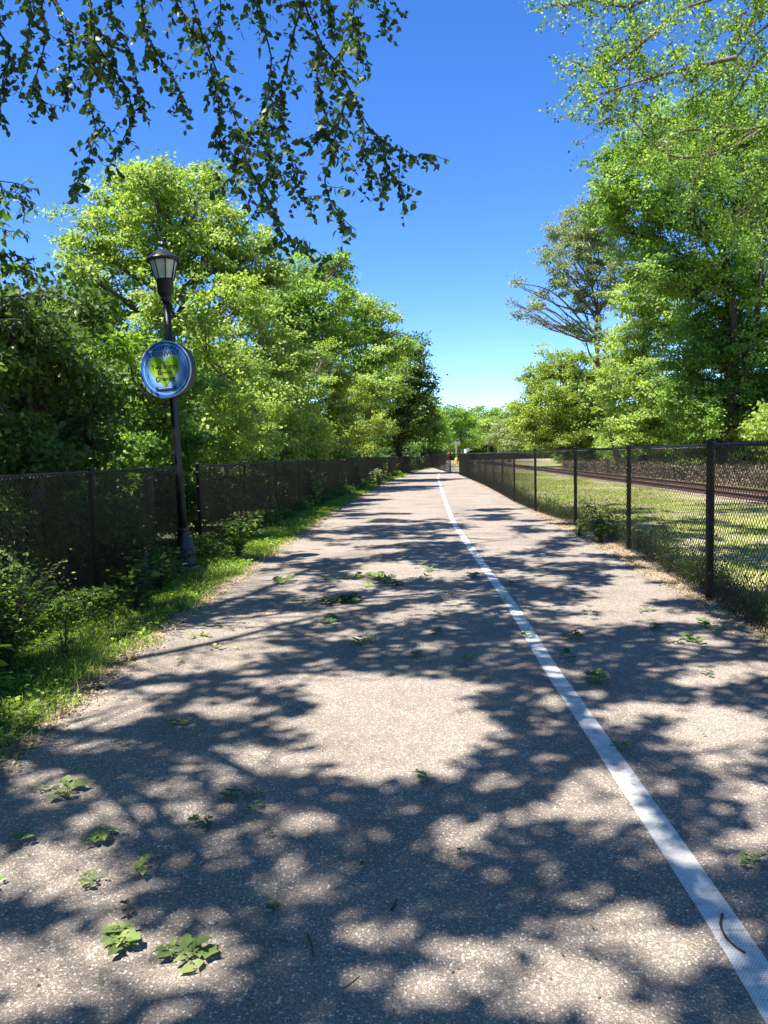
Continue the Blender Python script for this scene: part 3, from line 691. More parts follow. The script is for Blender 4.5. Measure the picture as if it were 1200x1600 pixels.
def mass(name, spots, m, ls, seed, dens=.6):
    rng = np.random.default_rng(seed); A = [[], [], [], []]
    for x, y, z, r in spots:
        P, D, N, rn, cc = lobe_leaves(rng, np.array((x, y, z)), r, ls, dens)
        for a, b in zip(A, (P, D, N, rn)): a.append(b)
    P, D, N, rn = map(np.concatenate, A); k = P[:, 2] > .02; P, D, N, rn = P[k], D[k], N[k], rn[k]
    s = ls*rng.uniform(.7, 1.3, len(P)); V, Fc, rr = leaves_np(P, D, N, s, s*.75, rng, 'kite', rn)
    STATS[name] = len(P)
    return tag(link(name, mesh_np(name, V, Fc, 3, M[m], rr)), kind='stuff')
rg = random.Random(3)
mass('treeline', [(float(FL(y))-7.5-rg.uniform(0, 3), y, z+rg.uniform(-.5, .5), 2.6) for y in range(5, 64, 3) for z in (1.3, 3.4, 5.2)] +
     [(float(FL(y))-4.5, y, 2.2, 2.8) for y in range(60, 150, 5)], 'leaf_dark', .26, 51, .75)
mass('treeline', [(22+.14*y+rg.uniform(0, 2), y, z+rg.uniform(-.5, .5), 2.8) for y in range(26, 150, 4) for z in (1.8, 4.6)], 'leaf_bright', .28, 52, .75)
mass('treeline', [(x, 215+rg.uniform(-4, 8), z, 5.5) for x in range(-12, 90, 5) for z in (2.5, 7.5, 10)], 'leaf_mid', .6, 53, .9)
mass('hedgerow_growth', [(16.2+.09*y+rg.uniform(-.5, .7), y, 1.9+rg.uniform(-.5, 1.2), 1.8) for y in np.arange(20, 115, 1.9)], 'leaf_bright', .17, 54, .7)

# dry brown brush on the low bank behind the rails
def brush():
    rng = np.random.default_rng(61); t = Tubes(3)
    for i in range(5200):
        y = 14 + 60*rng.random()**1.3; x = RAILX(y)+2.3+abs(rng.normal(0, 1.3)); h = rng.uniform(.2, .85)*(1+.5*math.sin(y*.9)+.3*math.sin(y*2.3+1))
        p = np.array((x, y, 0.)); d = np.array((rng.normal(0, .55), rng.normal(0, .55), 1.)); q = p + d*h; m_ = (p+q)/2 + rng.normal(0, .08, 3)
        t.add([p, m_, q], [.008, .006, .003])
    tag(link('dry_brush', t.mesh('dry_brush', M['twig'])), kind='stuff')
    n = 16000; y = 14+60*rng.random(n)**1.3; x = RAILX(y)+2.0+np.abs(rng.normal(0, 1.5, n)); z = rng.uniform(0, .9, n)**1.3
    P = np.stack([x, y, z], 1); s = rng.uniform(.07, .15, n)
    V, Fc, rr = leaves_np(P, rng.normal(0, 1, (n, 3)), rng.normal(0, 1, (n, 3)), s, s*.6, rng)
    tag(link('dry_leaves', mesh_np('dry_leaves', V, Fc, 3, M['brush'], rr)), kind='stuff')
brush()

# ------------------------------------------------------------------ the great tree over the camera: its leaf sprays cast the dappled shade
lit_px = [(125, 962, 70, 30), (120, 1108, 110, 30), (40, 1180, 70, 34), (235, 1000, 90, 26), (340, 925, 60, 16), (450, 852, 50, 10), (60, 990, 85, 44), (190, 1482, 52, 26), (285, 1498, 50, 22), (104, 1234, 44, 18), (400, 1192, 85, 24), (235, 1262, 95, 40), (455, 1280, 55, 18), (337, 1320, 36, 16), (70, 1365, 110, 48), (290, 1372, 60, 12), (475, 1377, 60, 30), (350, 1455, 44, 46),
    (60, 1530, 120, 66), (290, 1545, 42, 32), (550, 1445, 28, 18), (572, 1542, 24, 22), (620, 1150, 135, 70), (560, 1080, 90, 22), (940, 1220, 62, 26), (920, 1268, 85, 20), (710, 1312, 46, 28),
    (785, 1222, 34, 14), (1125, 1150, 78, 42), (675, 1540, 50, 30), (820, 1470, 34, 24), (970, 1450, 60, 34), (905, 1530, 54, 46), (1060, 1490, 46, 32), (1095, 1335, 34, 18), (1175, 1310, 30, 24),
    (985, 1585, 50, 24), (1180, 1240, 30, 14), (30, 1240, 40, 14), (440, 1060, 70, 12), (350, 1110, 60, 12), (700, 1075, 70, 14), (480, 1130, 60, 10), (150, 1165, 60, 10), (160, 1420, 60, 22), (1120, 1210, 16, 10), (1010, 1110, 60, 12), (250, 1075, 40, 8), (1100, 1065, 60, 8), (960, 1120, 30, 12), (860, 1100, 20, 12)]
def canopy():
    rng = np.random.default_rng(71)
    nx, ny = 240, 620; X0, X1, Y0, Y1 = -8.5, 7.5, -1.5, 24
    # smooth value noise on the ground decides gaps further out
    def vnoise(X, Y, s, seed):
        r = np.random.default_rng(seed).random((160, 160)); x = X/s+70; y = Y/s+40; xi = np.floor(x).astype(int) % 159; yi = np.floor(y).astype(int) % 159; fx = x-np.floor(x); fy = y-np.floor(y)
        fx = fx*fx*(3-2*fx); fy = fy*fy*(3-2*fy)
        return (r[xi, yi]*(1-fx)+r[xi+1, yi]*fx)*(1-fy)+(r[xi, yi+1]*(1-fx)+r[xi+1, yi+1]*fx)*fy
    n = 92000; G = np.stack([rng.uniform(X0, X1, n), rng.uniform(Y0, Y1, n), np.zeros(n)], 1)
    u, v, dpt = project(G)
    f = .55*vnoise(G[:, 0], G[:, 1], .42, 5) + .45*vnoise(G[:, 0], G[:, 1], .95, 6) + rng.normal(0, .03, n)
    thr = np.interp(G[:, 1], [0, 5, 8, 12, 18, 21.5, 24], [.36, .44, .52, .505, .535, .64, .80])
    keep = (f > thr) | ((G[:, 0] < -3.35) & (G[:, 1] < 13.5) & (f > .30))
    ju, jv = rng.normal(0, 5, n), rng.normal(0, 2.5, n)
    inlit = np.zeros(n, bool)
    for cu, cv, a, b in lit_px: inlit |= ((u+ju-cu)/a)**2 + ((v+jv-cv)/b)**2 < 1
    near = (G[:, 1] < 6.0) & (dpt > 1)
    dark = near & ~inlit & ((u < 1300) & (u > -100)) & (rng.random(n) < .97)
    keep &= ~((G[:, 0] < -2.6) & (G[:, 1] > 13))
    keep = np.where(near & (v > 1060) & (u > -60) & (u < 1260), dark, keep) & ~inlit
    G = G[keep]; n = len(G)
    # height: out of the camera's view, between 7.5 and 14 m
    z = rng.uniform(7.6, 10.5, n); sx, sy = SD.x/SD.z, SD.y/SD.z
    for _ in range(4):
        y = G[:, 1]+sy*z; z = np.maximum(z, 1.6+np.maximum(y, 0)*.64+rng.uniform(0, 1.6, n))
    z = np.minimum(z, 16); Cc = np.stack([G[:, 0]+sx*z, G[:, 1]+sy*z, z], 1)
    u, v, dpt = project(Cc); Cc = Cc[~((dpt > 0) & (v > -30) & (u > -60) & (u < 1260))]
    return Cc, rng
def in_lit(P, e):
    G = P - np.array(SD)/SD.z*P[:, 2:3]; u, v, d = project(G); o = np.zeros(len(P), bool)
    x, y = G[:, 0], G[:, 1]
    wv = .5*np.sin(x*19+3*np.sin(y*7))*np.sin(y*17+2*np.sin(x*9)) + .5*np.sin(x*41+y*11)*np.sin(y*37-x*8)
    e2 = (e + .30*wv)**2
    for cu, cv, a, b in lit_px: o |= ((u-cu)/a)**2 + ((v-cv)/b)**2 < e2
    return o & (d > 0)
Cc, rng = canopy()
k = 4; n = len(Cc)*k
P = np.repeat(Cc, k, 0) + rng.normal(0, 1, (n, 3))*np.array((.075, .075, .05)); k_ = ~in_lit(P, 1.14); P = P[k_]; n = len(P); s = rng.uniform(.09, .145, n)
V, Fc, rr = leaves_np(P, norm(rng.normal(0, 1, (n, 3))), norm(rng.normal(0, .4, (n, 3))+np.array((0, 0, 1))), s, s*.75, rng)
big = empty('overhanging_tree', (-6.6, 2.5, 0)); tag(big, 'dark overhanging tree with drooping leafy twigs across the top of the sky', 'tree')
o_ = np.array((-6.6, 2.5, 0))
crn = link('crown', mesh_np('crown', V-o_, Fc, 3, M['leaf_mid'], rr), big)
STATS['canopy'] = n
tr = Tubes(9); rngb = np.random.default_rng(5)
tp = smooth_poly([(-6.6, 2.5, -.1), (-6.5, 2.5, 2), (-6.3, 2.7, 4.5), (-6.0, 3.0, 7.0)], 10)-o_; tr.add(tp, np.linspace(.42, .28, 10))
def lift(u, v, z): g = ground(u, v); return Vector((g.x+SD.x/SD.z*z, g.y+SD.y/SD.z*z, z))
limb_ends = [lift(930, 1040, 9.2), lift(1150, 1190, 8.6), lift(640, 1400, 8.4), lift(900, 900, 11), lift(1000, 1500, 8.2), lift(500, 900, 11.5), lift(200, 1500, 8), lift(760, 840, 13)]
mids = [lift(560, 1045, 9.0), lift(600, 1290, 8.3), lift(300, 1420, 8.1), lift(500, 960, 10), lift(500, 1480, 7.9), lift(250, 960, 10), lift(0, 1450, 7.8), lift(480, 880, 11.5)]
for e, m_ in zip(limb_ends, mids):
    pl = smooth_poly([tuple(tp[-2]+o_), tuple((np.array(tp[-1]+o_)+np.array(m_))/2+np.array((0, 0, .6))), tuple(m_), tuple((np.array(m_)+np.array(e))/2+np.array((0, .15, .15))), tuple(e)], 22)-o_
    pl = pl + np.cumsum(rngb.normal(0, .035, pl.shape), 0)*np.linspace(0, 1, 22)[:, None]; tr.add(pl, np.linspace(.085, .012, 22))
    near_ = Cc - o_
    for q in range(6, 22):
        dd = np.linalg.norm(near_-pl[q], axis=1); c = near_[rngb.choice(np.argsort(dd)[:260], 5)]
        for t_ in c: tr.add(curve_pts(pl[q], t_, rngb, 0, .15, 4), [.016, .011, .007, .003])

# hanging twigs in view
def hang(paths, Yd, rngh, twr, droop, ls, dens, jitter=.5):
    """paths: pixel polylines; -> twig polylines and leaf bases/directions"""
    tw = []; LPt = []; LD = []
    for pl in paths:
        Y = Yd + rngh.normal(0, jitter); m_ = smooth_poly([tuple(at(u, v, Y)) for u, v in pl], 26)
        m_ += np.cumsum(rngh.normal(0, .006, m_.shape), 0); tw.append((m_, np.linspace(twr, .003, 26)))
        ln = np.linalg.norm(np.diff(m_, axis=0), axis=1).sum(); cnt = int(ln*dens)
        for _ in range(cnt):
            q = rngh.random()**.8; i = int(q*25); s0 = m_[i]; L = rngh.uniform(.10, .46)*(1.15-.6*q)
            dr = np.array((rngh.normal(0, .55), rngh.normal(0, .45), -droop+rngh.normal(0, .35))); dr /= np.linalg.norm(dr)
            kk = 7; pts = [s0]; d = dr.copy()
            for j in range(kk-1):
                d = d + np.array((rngh.normal(0, .13), rngh.normal(0, .1), -.10*droop)); d /= np.linalg.norm(d); pts.append(pts[-1]+d*L/(kk-1))
            pts = np.array(pts); tw.append((pts, np.linspace(.0030, .0014, kk)))
            nl = max(3, int(L/.034))
            for a in range(nl):
                t_ = (a+.6)/nl*(kk-1); ii = min(int(t_), kk-2); b = pts[ii]+(pts[ii+1]-pts[ii])*(t_-ii)
                side = 1 if a % 2 else -1
                LPt.append(b); LD.append((side*.5+rngh.normal(0, .45), rngh.normal(0, .5), -.55+rngh.normal(0, .45)))
        for a in range(int(ln/.03)):
            i = rngh.integers(4, 26); LPt.append(m_[i]+rngh.normal(0, .01, 3)); LD.append((rngh.normal(0, .6), rngh.normal(0, .4), -.6))
    return tw, np.array(LPt), np.array(LD)
mains = [
 [(455, -60), (471, 0), (498, 66), (522, 96), (543, 144), (564, 186), (594, 216), (636, 246), (668, 243), (692, 250)],
 [(543, 144), (530, 198), (516, 252), (505, 300), (530, 340), (555, 362)],
 [(594, 216), (606, 258), (632, 290), (640, 325)],
 [(564, 186), (566, 240), (580, 275), (600, 300)],
 [(285, -60), (300, 0), (312, 54), (348, 150), (372, 222), (362, 285), (384, 324)],
 [(372, 222), (410, 290), (430, 340), (455, 375), (500, 398)],
 [(330, 100), (345, 170), (352, 225), (380, 250)],
 [(471, 0), (455, 80), (440, 150), (450, 230), (470, 300), (490, 350)],
 [(400, -60), (405, 20), (420, 90), (410, 180), (425, 260), (430, 300)],
 [(498, 66), (490, 140), (500, 200), (470, 250)],
 [(540, -60), (550, 0), (545, 50), (560, 80)], [(590, -60), (585, 0), (600, 15), (596, 30)],
 [(520, 96), (545, 60), (575, 20)],
 [(230, -60), (225, 0), (240, 60), (270, 110), (290, 170)],
 [(130, -60), (140, 0), (150, 70), (140, 140), (150, 200), (132, 260), (118, 292)],
 [(150, 70), (190, 120), (205, 180), (185, 235), (170, 262)],
 [(80, -60), (70, 0), (75, 60), (60, 120), (80, 170)], [(10, -60), (0, 30), (20, 80), (5, 150), (10, 190)],
 [(180, -60), (175, 30), (200, 80), (215, 140), (225, 175)], [(60, -40), (100, 30), (110, 90), (95, 150)], [(340, -60), (350, 10), (340, 60)], [(130, 20), (170, 60), (180, 110)],
 [(440, -60), (500, -10), (520, 30), (515, 60)], [(440, 150), (400, 200), (395, 240)], [(260, -40), (290, 40), (300, 100)], [(30, -50), (40, 30), (30, 90)],
 [(450, 230), (420, 280), (405, 330)],
]
rngh = np.random.default_rng(81)
tw, LPt, LD = hang(mains, 7.2, rngh, .011, .55, .05, 17)
for pts, r in tw: tr.add(pts-o_, r)
# connect the visible twigs to the limbs above the frame
for pl in mains:
    if pl[0][1] < -30:
        a = np.array(at(pl[0][0], pl[0][1], 7.2)); b = np.array(mids[5]) + rngh.normal(0, .5, 3)
        tr.add(curve_pts(a-o_, b-o_, rngh, .05, .05, 8), np.linspace(.008, .03, 8))
link('trunk', tr.mesh('trunk', M['bark_dark']), big)
n = len(LPt); s = rngh.uniform(.042, .086, n); Nn = norm(rngh.normal(0, 1, (n, 3)))
dist = np.linalg.norm(LPt-np.array((0, 0, 1.6)), axis=1); uu, vv, _ = project(LPt); vis = (uu > 5) & (uu < 1195) & (vv > 5)
order = np.argsort(np.where(vis, -s/dist, 1)); ind = order[:290]; rest = order[290:]
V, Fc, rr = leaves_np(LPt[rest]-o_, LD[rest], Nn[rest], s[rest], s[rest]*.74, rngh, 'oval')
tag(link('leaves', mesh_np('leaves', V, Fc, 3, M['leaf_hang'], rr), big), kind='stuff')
lv = []
for q in range(6):
    V, Fc, rr = leaves_np(np.zeros((1, 3)), np.array([[1., 0, 0]]), np.array([[0, .3*(q-2.5), 1.]]), [1.], [.66+.04*q], np.random.default_rng(q), 'oval'); lv.append(mesh_np('leaf', V, Fc, 3, M['leaf_hang'], rr))
for a, i in enumerate(ind):
    o = link('leaf', lv[a % 6], big, tuple(LPt[i]-o_)); X = Vector(norm(LD[i])); Z = X.cross(Vector(Nn[i])).normalized(); Yv = Z.cross(X)
    o.rotation_euler = Matrix((X, Yv, Z)).transposed().to_euler(); o.scale = (s[i],)*3
STATS['hang'] = n
# darker compound-leaved boughs at the picture's edge belong to a second, nearer tree
rngk = np.random.default_rng(83)
paths = [[(-120, 330), (-40, 318), (10, 305), (45, 318), (62, 330)], [(-120, 370), (-50, 350), (-10, 345), (35, 352)], [(-120, 440), (-40, 420), (10, 415), (50, 425), (66, 432)], [(-100, 400), (-20, 395), (30, 398)], [(-120, 485), (-30, 470), (40, 468), (100, 478), (130, 492)], [(-100, 300), (-30, 290), (20, 292), (50, 298)], [(-80, 520), (0, 500), (60, 502), (110, 515)]]
tw, LQ, LD2 = hang(paths, 6.6, rngk, .007, .35, .06, 13, .3)
bt = empty('young_tree', (-5.4, 5.2, 0)); tag(bt, 'dark young tree whose pointed leaves reach in at the edge of the sky', 'tree')
o2 = np.array((-5.4, 5.2, 0)); t2 = Tubes(6)
for pts, r in tw: t2.add(pts-o2, r)
t2.add(smooth_poly([(0, 0, -.05), (.1, .1, 1.5), (.0, .3, 3), (.2, .4, 4.5)], 10), np.linspace(.06, .02, 10))
for pl in paths:
    a = np.array(at(pl[0][0], pl[0][1], 6.6))-o2; t2.add(curve_pts(np.array((.05, .3, max(1.2, a[2]-.4))), a, rngk, .03, .06, 6), np.linspace(.018, .008, 6))
link('trunk', t2.mesh('trunk', M['bark_dark']), bt)
n = len(LQ); s = rngk.uniform(.055, .085, n)
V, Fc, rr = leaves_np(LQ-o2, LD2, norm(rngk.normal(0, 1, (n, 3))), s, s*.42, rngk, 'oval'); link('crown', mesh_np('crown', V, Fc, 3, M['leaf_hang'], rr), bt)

# ------------------------------------------------------------------ loose branches of the tree over the railway fence (top corner)
def boughs():
    rng = np.random.default_rng(91); t = Tubes(6); base = np.array((11.5, 10.5, 0.)); Yd = 17
    b = empty('willowy_tree', tuple(base)); tag(b, 'loose-branched tree arching over the railway fence in the top corner', 'tree')
    root = np.array((11.0, 11.5, 8.5)); t.add(smooth_poly([(0, 0, -.1), (.1, .2, 3), (-.2, .6, 6), tuple(root-base)], 12), np.linspace(.32, .2, 12))
    mains = [[(1420, 60), (1280, 20), (1200, 40), (1150, 90), (1110, 135), (1070, 160)], [(1420, -40), (1250, -60), (1110, 0), (1066, 13), (1030, 45), (985, 60), (930, 75)], [(1420, 220), (1280, 190), (1200, 197), (1140, 205), (1066, 205), (1010, 240)],
             [(1280, 20), (1190, 90), (1140, 170), (1100, 250), (1060, 300)], [(1110, 0), (1040, -10), (980, 10), (920, 0), (880, 10)], [(1150, 90), (1060, 110), (990, 130), (930, 150)], [(1200, 197), (1120, 240), (1040, 240), (980, 180), (940, 190)], [(1250, -60), (1190, 10), (1160, 50)], [(1280, 190), (1200, 280), (1150, 340)], [(1030, 45), (960, 100), (920, 110)]]
    LPs = []; cc = []
    for pl in mains:
        Y = Yd+rng.normal(0, 1.0); m_ = smooth_poly([tuple(at(u, v, Y)) for u, v in pl], 22); t.add(m_-base, np.linspace(.05, .012, 22))
        if pl[0][0] >= 1400: t.add(curve_pts(root-base, m_[0]-base, rng, .05, .05, 8), np.linspace(.15, .05, 8))
        for _ in range(34):
            i = rng.integers(5, 22); d = norm(rng.normal(0, 1, 3)*np.array((1, 1, .8))+np.array((-.3, 0, -.1))); L = rng.uniform(.4, 1.3)
            pts = curve_pts(m_[i], m_[i]+d*L, rng, -.05, .2, 6); t.add(pts-base, np.linspace(.010, .004, 6))
            for k_ in range(3):
                j = rng.integers(1, 6); d2 = norm(d+rng.normal(0, .7, 3)); q = curve_pts(pts[j], pts[j]+d2*rng.uniform(.15, .45), rng, 0, .2, 4); t.add(q-base, [.005, .004, .003, .002])
                for a in q[1:]: LPs.append(a)
            for a in pts[2:]: LPs.append(a)
    LPs = np.array(LPs); LPs = np.repeat(LPs, 5, 0)+rng.normal(0, .055, (len(LPs)*5, 3)); n = len(LPs); s = rng.uniform(.055, .09, n)
    V, Fc, rr = leaves_np(LPs-base, norm(rng.normal(0, 1, (n, 3))+np.array((0, 0, -.4))), norm(rng.normal(0, .6, (n, 3))+np.array((0, 0, .7))), s, s*.7, rng)
    link('trunk', t.mesh('trunk', M['bark']), b); link('crown', mesh_np('crown', V, Fc, 3, M['leaf_mid'], rr), b); STATS['boughs'] = n
boughs()

# ------------------------------------------------------------------ grass and weeds
def blades(name, X, Y, H, Wd, m, seed, lean=.45, z0=0.0):
    rng = np.random.default_rng(seed); n = len(X); P = np.stack([X, Y, np.full(n, z0)], 1)
    a = rng.random(n)*6.283; S = np.stack([np.cos(a), np.sin(a), 0*a], 1); D = norm(np.stack([rng.normal(0, lean, n), rng.normal(0, lean, n), np.ones(n)], 1))
    h = H[:, None]; w_ = Wd[:, None]; bend = np.stack([rng.normal(0, .3, n), rng.normal(0, .3, n), np.full(n, -.1)], 1)
    V = np.stack([P-S*w_, P+S*w_, P+D*h*.6+S*w_*.7, P+D*h*.6-S*w_*.7, P+D*h+bend*h], 1).reshape(-1, 3)
    i = np.arange(n)[:, None]*5; Fc = np.concatenate([i+0, i+1, i+2, i+0, i+2, i+3, i+3, i+2, i+4], 1).reshape(-1)
    return tag(link(name, mesh_np(name, V, Fc, 3, M[m], np.repeat(rng.random(n), 3))), kind='stuff')
rng = np.random.default_rng(101)
n = 90000; Y = 2.2 + 62*rng.random(n)**2.1; fx, ex = FL(Y), LX(Y)
t = rng.random(n); edge = ex - .10 + .10*np.sin(Y*3.1)+.07*np.sin(Y*7.7+1) + rng.normal(0, .05, n); X = fx-.3 + (edge-fx+.3)*t
patch = np.sin(X*5+Y*2.3)*.5+np.sin(Y*4.1-X*3)*.5
keep = (patch + rng.normal(0, .5, n) > -.9); X, Y = X[keep], Y[keep]; n = len(X)
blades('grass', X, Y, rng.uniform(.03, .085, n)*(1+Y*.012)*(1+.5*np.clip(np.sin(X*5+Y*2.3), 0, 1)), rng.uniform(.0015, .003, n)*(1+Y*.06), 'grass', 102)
# broad-leaved low weeds in the grass
n = 30000; Y = 2.2+45*rng.random(n)**1.9; fx, ex = FL(Y), LX(Y); X = fx-.3+(ex-.15-fx+.3)*rng.random(n)**1.15
pt = np.sin(X*4.2+Y*1.9+2)+np.sin(Y*2.7+X*2); k_ = pt+rng.normal(0, .5, n) > 0; X, Y = X[k_], Y[k_]; n = len(X)
P = np.stack([X, Y, rng.uniform(.01, .075, n)], 1); s = rng.uniform(.018, .045, n)*(1+Y*.02)
V, Fc, rr = leaves_np(P, rng.normal(0, 1, (n, 3))*np.array((1, 1, .3)), norm(rng.normal(0, .35, (n, 3))+np.array((0, 0, 1))), s, s*.8, rng)
tag(link('ground_cover', mesh_np('ground_cover', V, Fc, 3, M['grass'], rr)), kind='stuff')
# railway field grass
n = 70000; Y = 5+60*rng.random(n)**1.7; X = FR(Y)+.3+rng.random(n)*(RAILX(Y)-1.3-FR(Y)-.3)
pt = np.sin(X*1.3+Y*.35)*.6+np.sin(Y*.5-X*.8+1)*.6+np.exp(-((X-FR(Y)-3.4)/1.6)**2)*1.2; k_ = pt+rng.normal(0, .35, n) > .25; X, Y = X[k_], Y[k_]; n = len(X)
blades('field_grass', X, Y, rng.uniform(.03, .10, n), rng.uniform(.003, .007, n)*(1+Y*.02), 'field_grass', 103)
# leafy undergrowth at the foot of the lamp-side fence
n = 42000; Y = 2.0+60*rng.random(n)**1.8; X = FL(Y)+.04+rng.normal(0, .15, n); hgt = .12+.36*(.5+.5*np.sin(Y*1.9+.7)*np.sin(Y*.83)); X += .18*np.sin(Y*2.6)
P = np.stack([X, Y, rng.random(n)**1.2*hgt], 1); s = rng.uniform(.028, .075, n)*(1+Y*.02)
V, Fc, rr = leaves_np(P, rng.normal(0, 1, (n, 3))*np.array((1, 1, .4)), norm(rng.normal(0, .5, (n, 3))+np.array((0, 0, 1))), s, s*.65, rng)
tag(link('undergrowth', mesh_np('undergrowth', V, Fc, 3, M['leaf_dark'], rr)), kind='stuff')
# taller weeds at the foot of the railway fence
n = 16000; Y = 4.5+50*rng.random(n)**1.8; X = FR(Y)+.12+np.abs(rng.normal(0, .28, n)); k_ = np.sin(Y*1.7)+rng.normal(0, .6, n) > -.5; X, Y = X[k_], Y[k_]; n = len(X)
blades('weeds', X, Y, rng.uniform(.05, .30, n)*(1+.6*np.sin(Y*2.1)), rng.uniform(.0025, .005, n), 'leaf_dark', 104, .45)
n = 60000; Y = 4.0+50*rng.random(n)**1.9; X = FR(Y)+.06+np.abs(rng.normal(0, .26, n)); k_ = np.sin(Y*1.3+1)+rng.normal(0, .6, n) > -.3; X, Y = X[k_], Y[k_]; n = len(X)
P = np.stack([X, Y, rng.random(n)**1.5*(.38+.2*np.sin(Y*1.9+X*3))], 1); s = rng.uniform(.02, .05, n)
V, Fc, rr = leaves_np(P, rng.normal(0, 1, (n, 3)), norm(rng.normal(0, .7, (n, 3))+np.array((0, 0, .6))), s, s*.5, rng)
tag(link('weeds', mesh_np('weeds', V, Fc, 3, M['leaf_dark'], rr)), kind='stuff')
# dry stems tangled in the foot of the railway fence
t_ = Tubes(3); n = 2600
for y in 4.0+45*rng.random(n)**1.8:
    p = np.array((float(FR(y))+.05+abs(rng.normal(0, .2)), y, 0)); q = p+np.array((rng.normal(0, .14), rng.normal(0, .16), rng.uniform(.08, .42)*(1+.5*math.sin(y*2.3))))
    t_.add([p, (p+q)/2+rng.normal(0, .02, 3), q], [.0028, .0022, .0012])
tag(link('dry_stems', t_.mesh('dry_stems', M['twig'])), kind='stuff')
# dry leaves, seeds and sticks along both edges
n = 80000; Y = 2.0+50*rng.random(n)**1.9; sd = rng.random(n) < .74
X = np.where(sd, FR(Y)-.14+rng.normal(0, .22, n)+.08*np.sin(Y*2.9), LX(Y)-.07+rng.normal(0, .09, n)); k_ = np.where(sd, X > RX(Y)-.30*rng.random(n)**3, True); X, Y = X[k_], Y[k_]; n = len(X)
P = np.stack([X, Y, rng.uniform(.006, .022, n)], 1); s = rng.uniform(.010, .034, n)
V, Fc, rr = leaves_np(P, rng.normal(0, 1, (n, 3))*np.array((1, 1, .25)), norm(rng.normal(0, .4, (n, 3))+np.array((0, 0, 1))), s, s*.55, rng)
tag(link('leaf_litter', mesh_np('leaf_litter', V, Fc, 3, M['litter'], rr)), kind='stuff')
# old tarmac showing through the verge
q = [(20, 1120), (70, 1085), (150, 1062), (165, 1075), (120, 1092), (60, 1130)]
me = bpy.data.meshes.new('old_tarmac'); me.from_pydata([(g.x, g.y, .004) for g in gpoly(q)], [], [tuple(range(len(q)))]); me.materials.append(M['old_asphalt']); tag(link('old_tarmac', me), kind='structure')
n = 260; X = rng.uniform(0, 1, n); g = [ground(20+150*a, 1125-60*a+rng.normal(0, 10)) for a in X]
P = np.array([(p.x, p.y, .012) for p in g]); s = rng.uniform(.015, .04, n)
V, Fc, rr = leaves_np(P, rng.normal(0, 1, (n, 3))*np.array((1, 1, .1)), norm(rng.normal(0, .2, (n, 3))+np.array((0, 0, 1))), s, s*.7, rng)
tag(link('pale_litter', mesh_np('pale_litter', V, Fc, 3, M['litter'], rr)), kind='stuff')

n = 700; Y = 2.1+14*rng.random(n)**1.7; X = LX(Y)+(RX(Y)-LX(Y))*rng.random(n)
P = np.stack([X, Y, rng.uniform(.006, .010, n)], 1); s = rng.uniform(.006, .020, n)
V, Fc, rr = leaves_np(P, rng.normal(0, 1, (n, 3))*np.array((1, 1, .1)), norm(rng.normal(0, .25, (n, 3))+np.array((0, 0, 1))), s, s*.45, rng)
tag(link('path_litter', mesh_np('path_litter', V, Fc, 3, M['leaf_dry'], rr)), kind='stuff')

# ------------------------------------------------------------------ individual plants at the fences
def plant(label, at_, h, spread, nst, ls, m, seed, name='plant', wide=.55, per=14, cat='plant', kind='oval'):
    rng = np.random.default_rng(seed); e = empty(name, at_); tag(e, label, cat); t = Tubes(5); PP = []; DD = []
    for i in range(nst):
        a = rng.random()*6.283; r = spread*rng.uniform(.2, 1); tip = np.array((math.cos(a)*r, math.sin(a)*r, h*rng.uniform(.55, 1)))
        pts = smooth_poly([(rng.normal(0, .03), rng.normal(0, .03), 0), tuple(tip*np.array((.35, .35, .55))), tuple(tip)], 9); t.add(pts, np.linspace(.007, .0025, 9))
        for j in range(per):
            q = .08+.92*((j+.5)/per)**.8; i_ = q*8; b = pts[min(int(i_), 7)]; c = pts[min(int(i_)+1, 8)]; p = b+(c-b)*(i_-int(i_)); b2 = rng.random()*6.283
            p = p+rng.normal(0, .035+.05*spread, 3)*np.array((1, 1, .6)); p[2] = max(p[2], .02); PP.append(p); DD.append((math.cos(b2), math.sin(b2), rng.uniform(-.3, .5)))
    link('stem', t.mesh('stem', M['twig']), e)
    PP = np.array(PP); n = len(PP); s = ls*rng.uniform(.6, 1.15, n); V, Fc, rr = leaves_np(PP, np.array(DD), norm(rng.normal(0, .35, (n, 3))+np.array((0, 0, 1))), s, s*wide, rng, kind)
    link('foliage', mesh_np('foliage', V, Fc, 3, M[m], rr), e); return e
plant('small-leaved shrub catching the sun against the shaded mesh at the picture edge', ground(5, 1050) , .86, .50, 110, .046, 'leaf_mid', 201, 'shrub', .6, 34, 'shrub')
plant('large drooping broad leaves at the very edge of the picture', (ground(-25, 1090)), .55, .30, 9, .17, 'leaf_mid', 202, 'plant', .62, 6)
plant('leafy green sapling growing against the dark mesh before the lamp', ground(200, 955)+Vector((.1, 0, 0)), .62, .28, 12, .13, 'leaf_dark', 203, 'sapling', .62, 9)
plant('low bush of soft leaves beside the lamp base', ground(250, 925), .42, .36, 16, .10, 'leaf_dark', 204, 'plant', .6, 9)
plant('slender spiky weed standing alone in the verge', ground(102, 1030), .34, .10, 5, .10, 'leaf_dark', 205, 'weed', .22, 12)
plant('shrub pushing through the fence just past the lamp', ground(372, 872), .75, .42, 22, .10, 'leaf_mid', 206, 'shrub', .6, 14, 'shrub')
plant('climbing plant spilling over the fence in the middle of the long run', ground(492, 792), 1.25, .5, 24, .12, 'leaf_bright', 207, 'climbing_plant', .6, 14)
plant('second climbing plant, lower, beyond the taller one on the long fence', ground(528, 775), 1.0, .5, 20, .13, 'leaf_mid', 208, 'climbing_plant', .6, 12)
plant('pale flowering bush at the far fence foot', ground(592, 760), .95, .7, 20, .16, 'leaf_grey', 209, 'shrub', .6, 12, 'shrub')
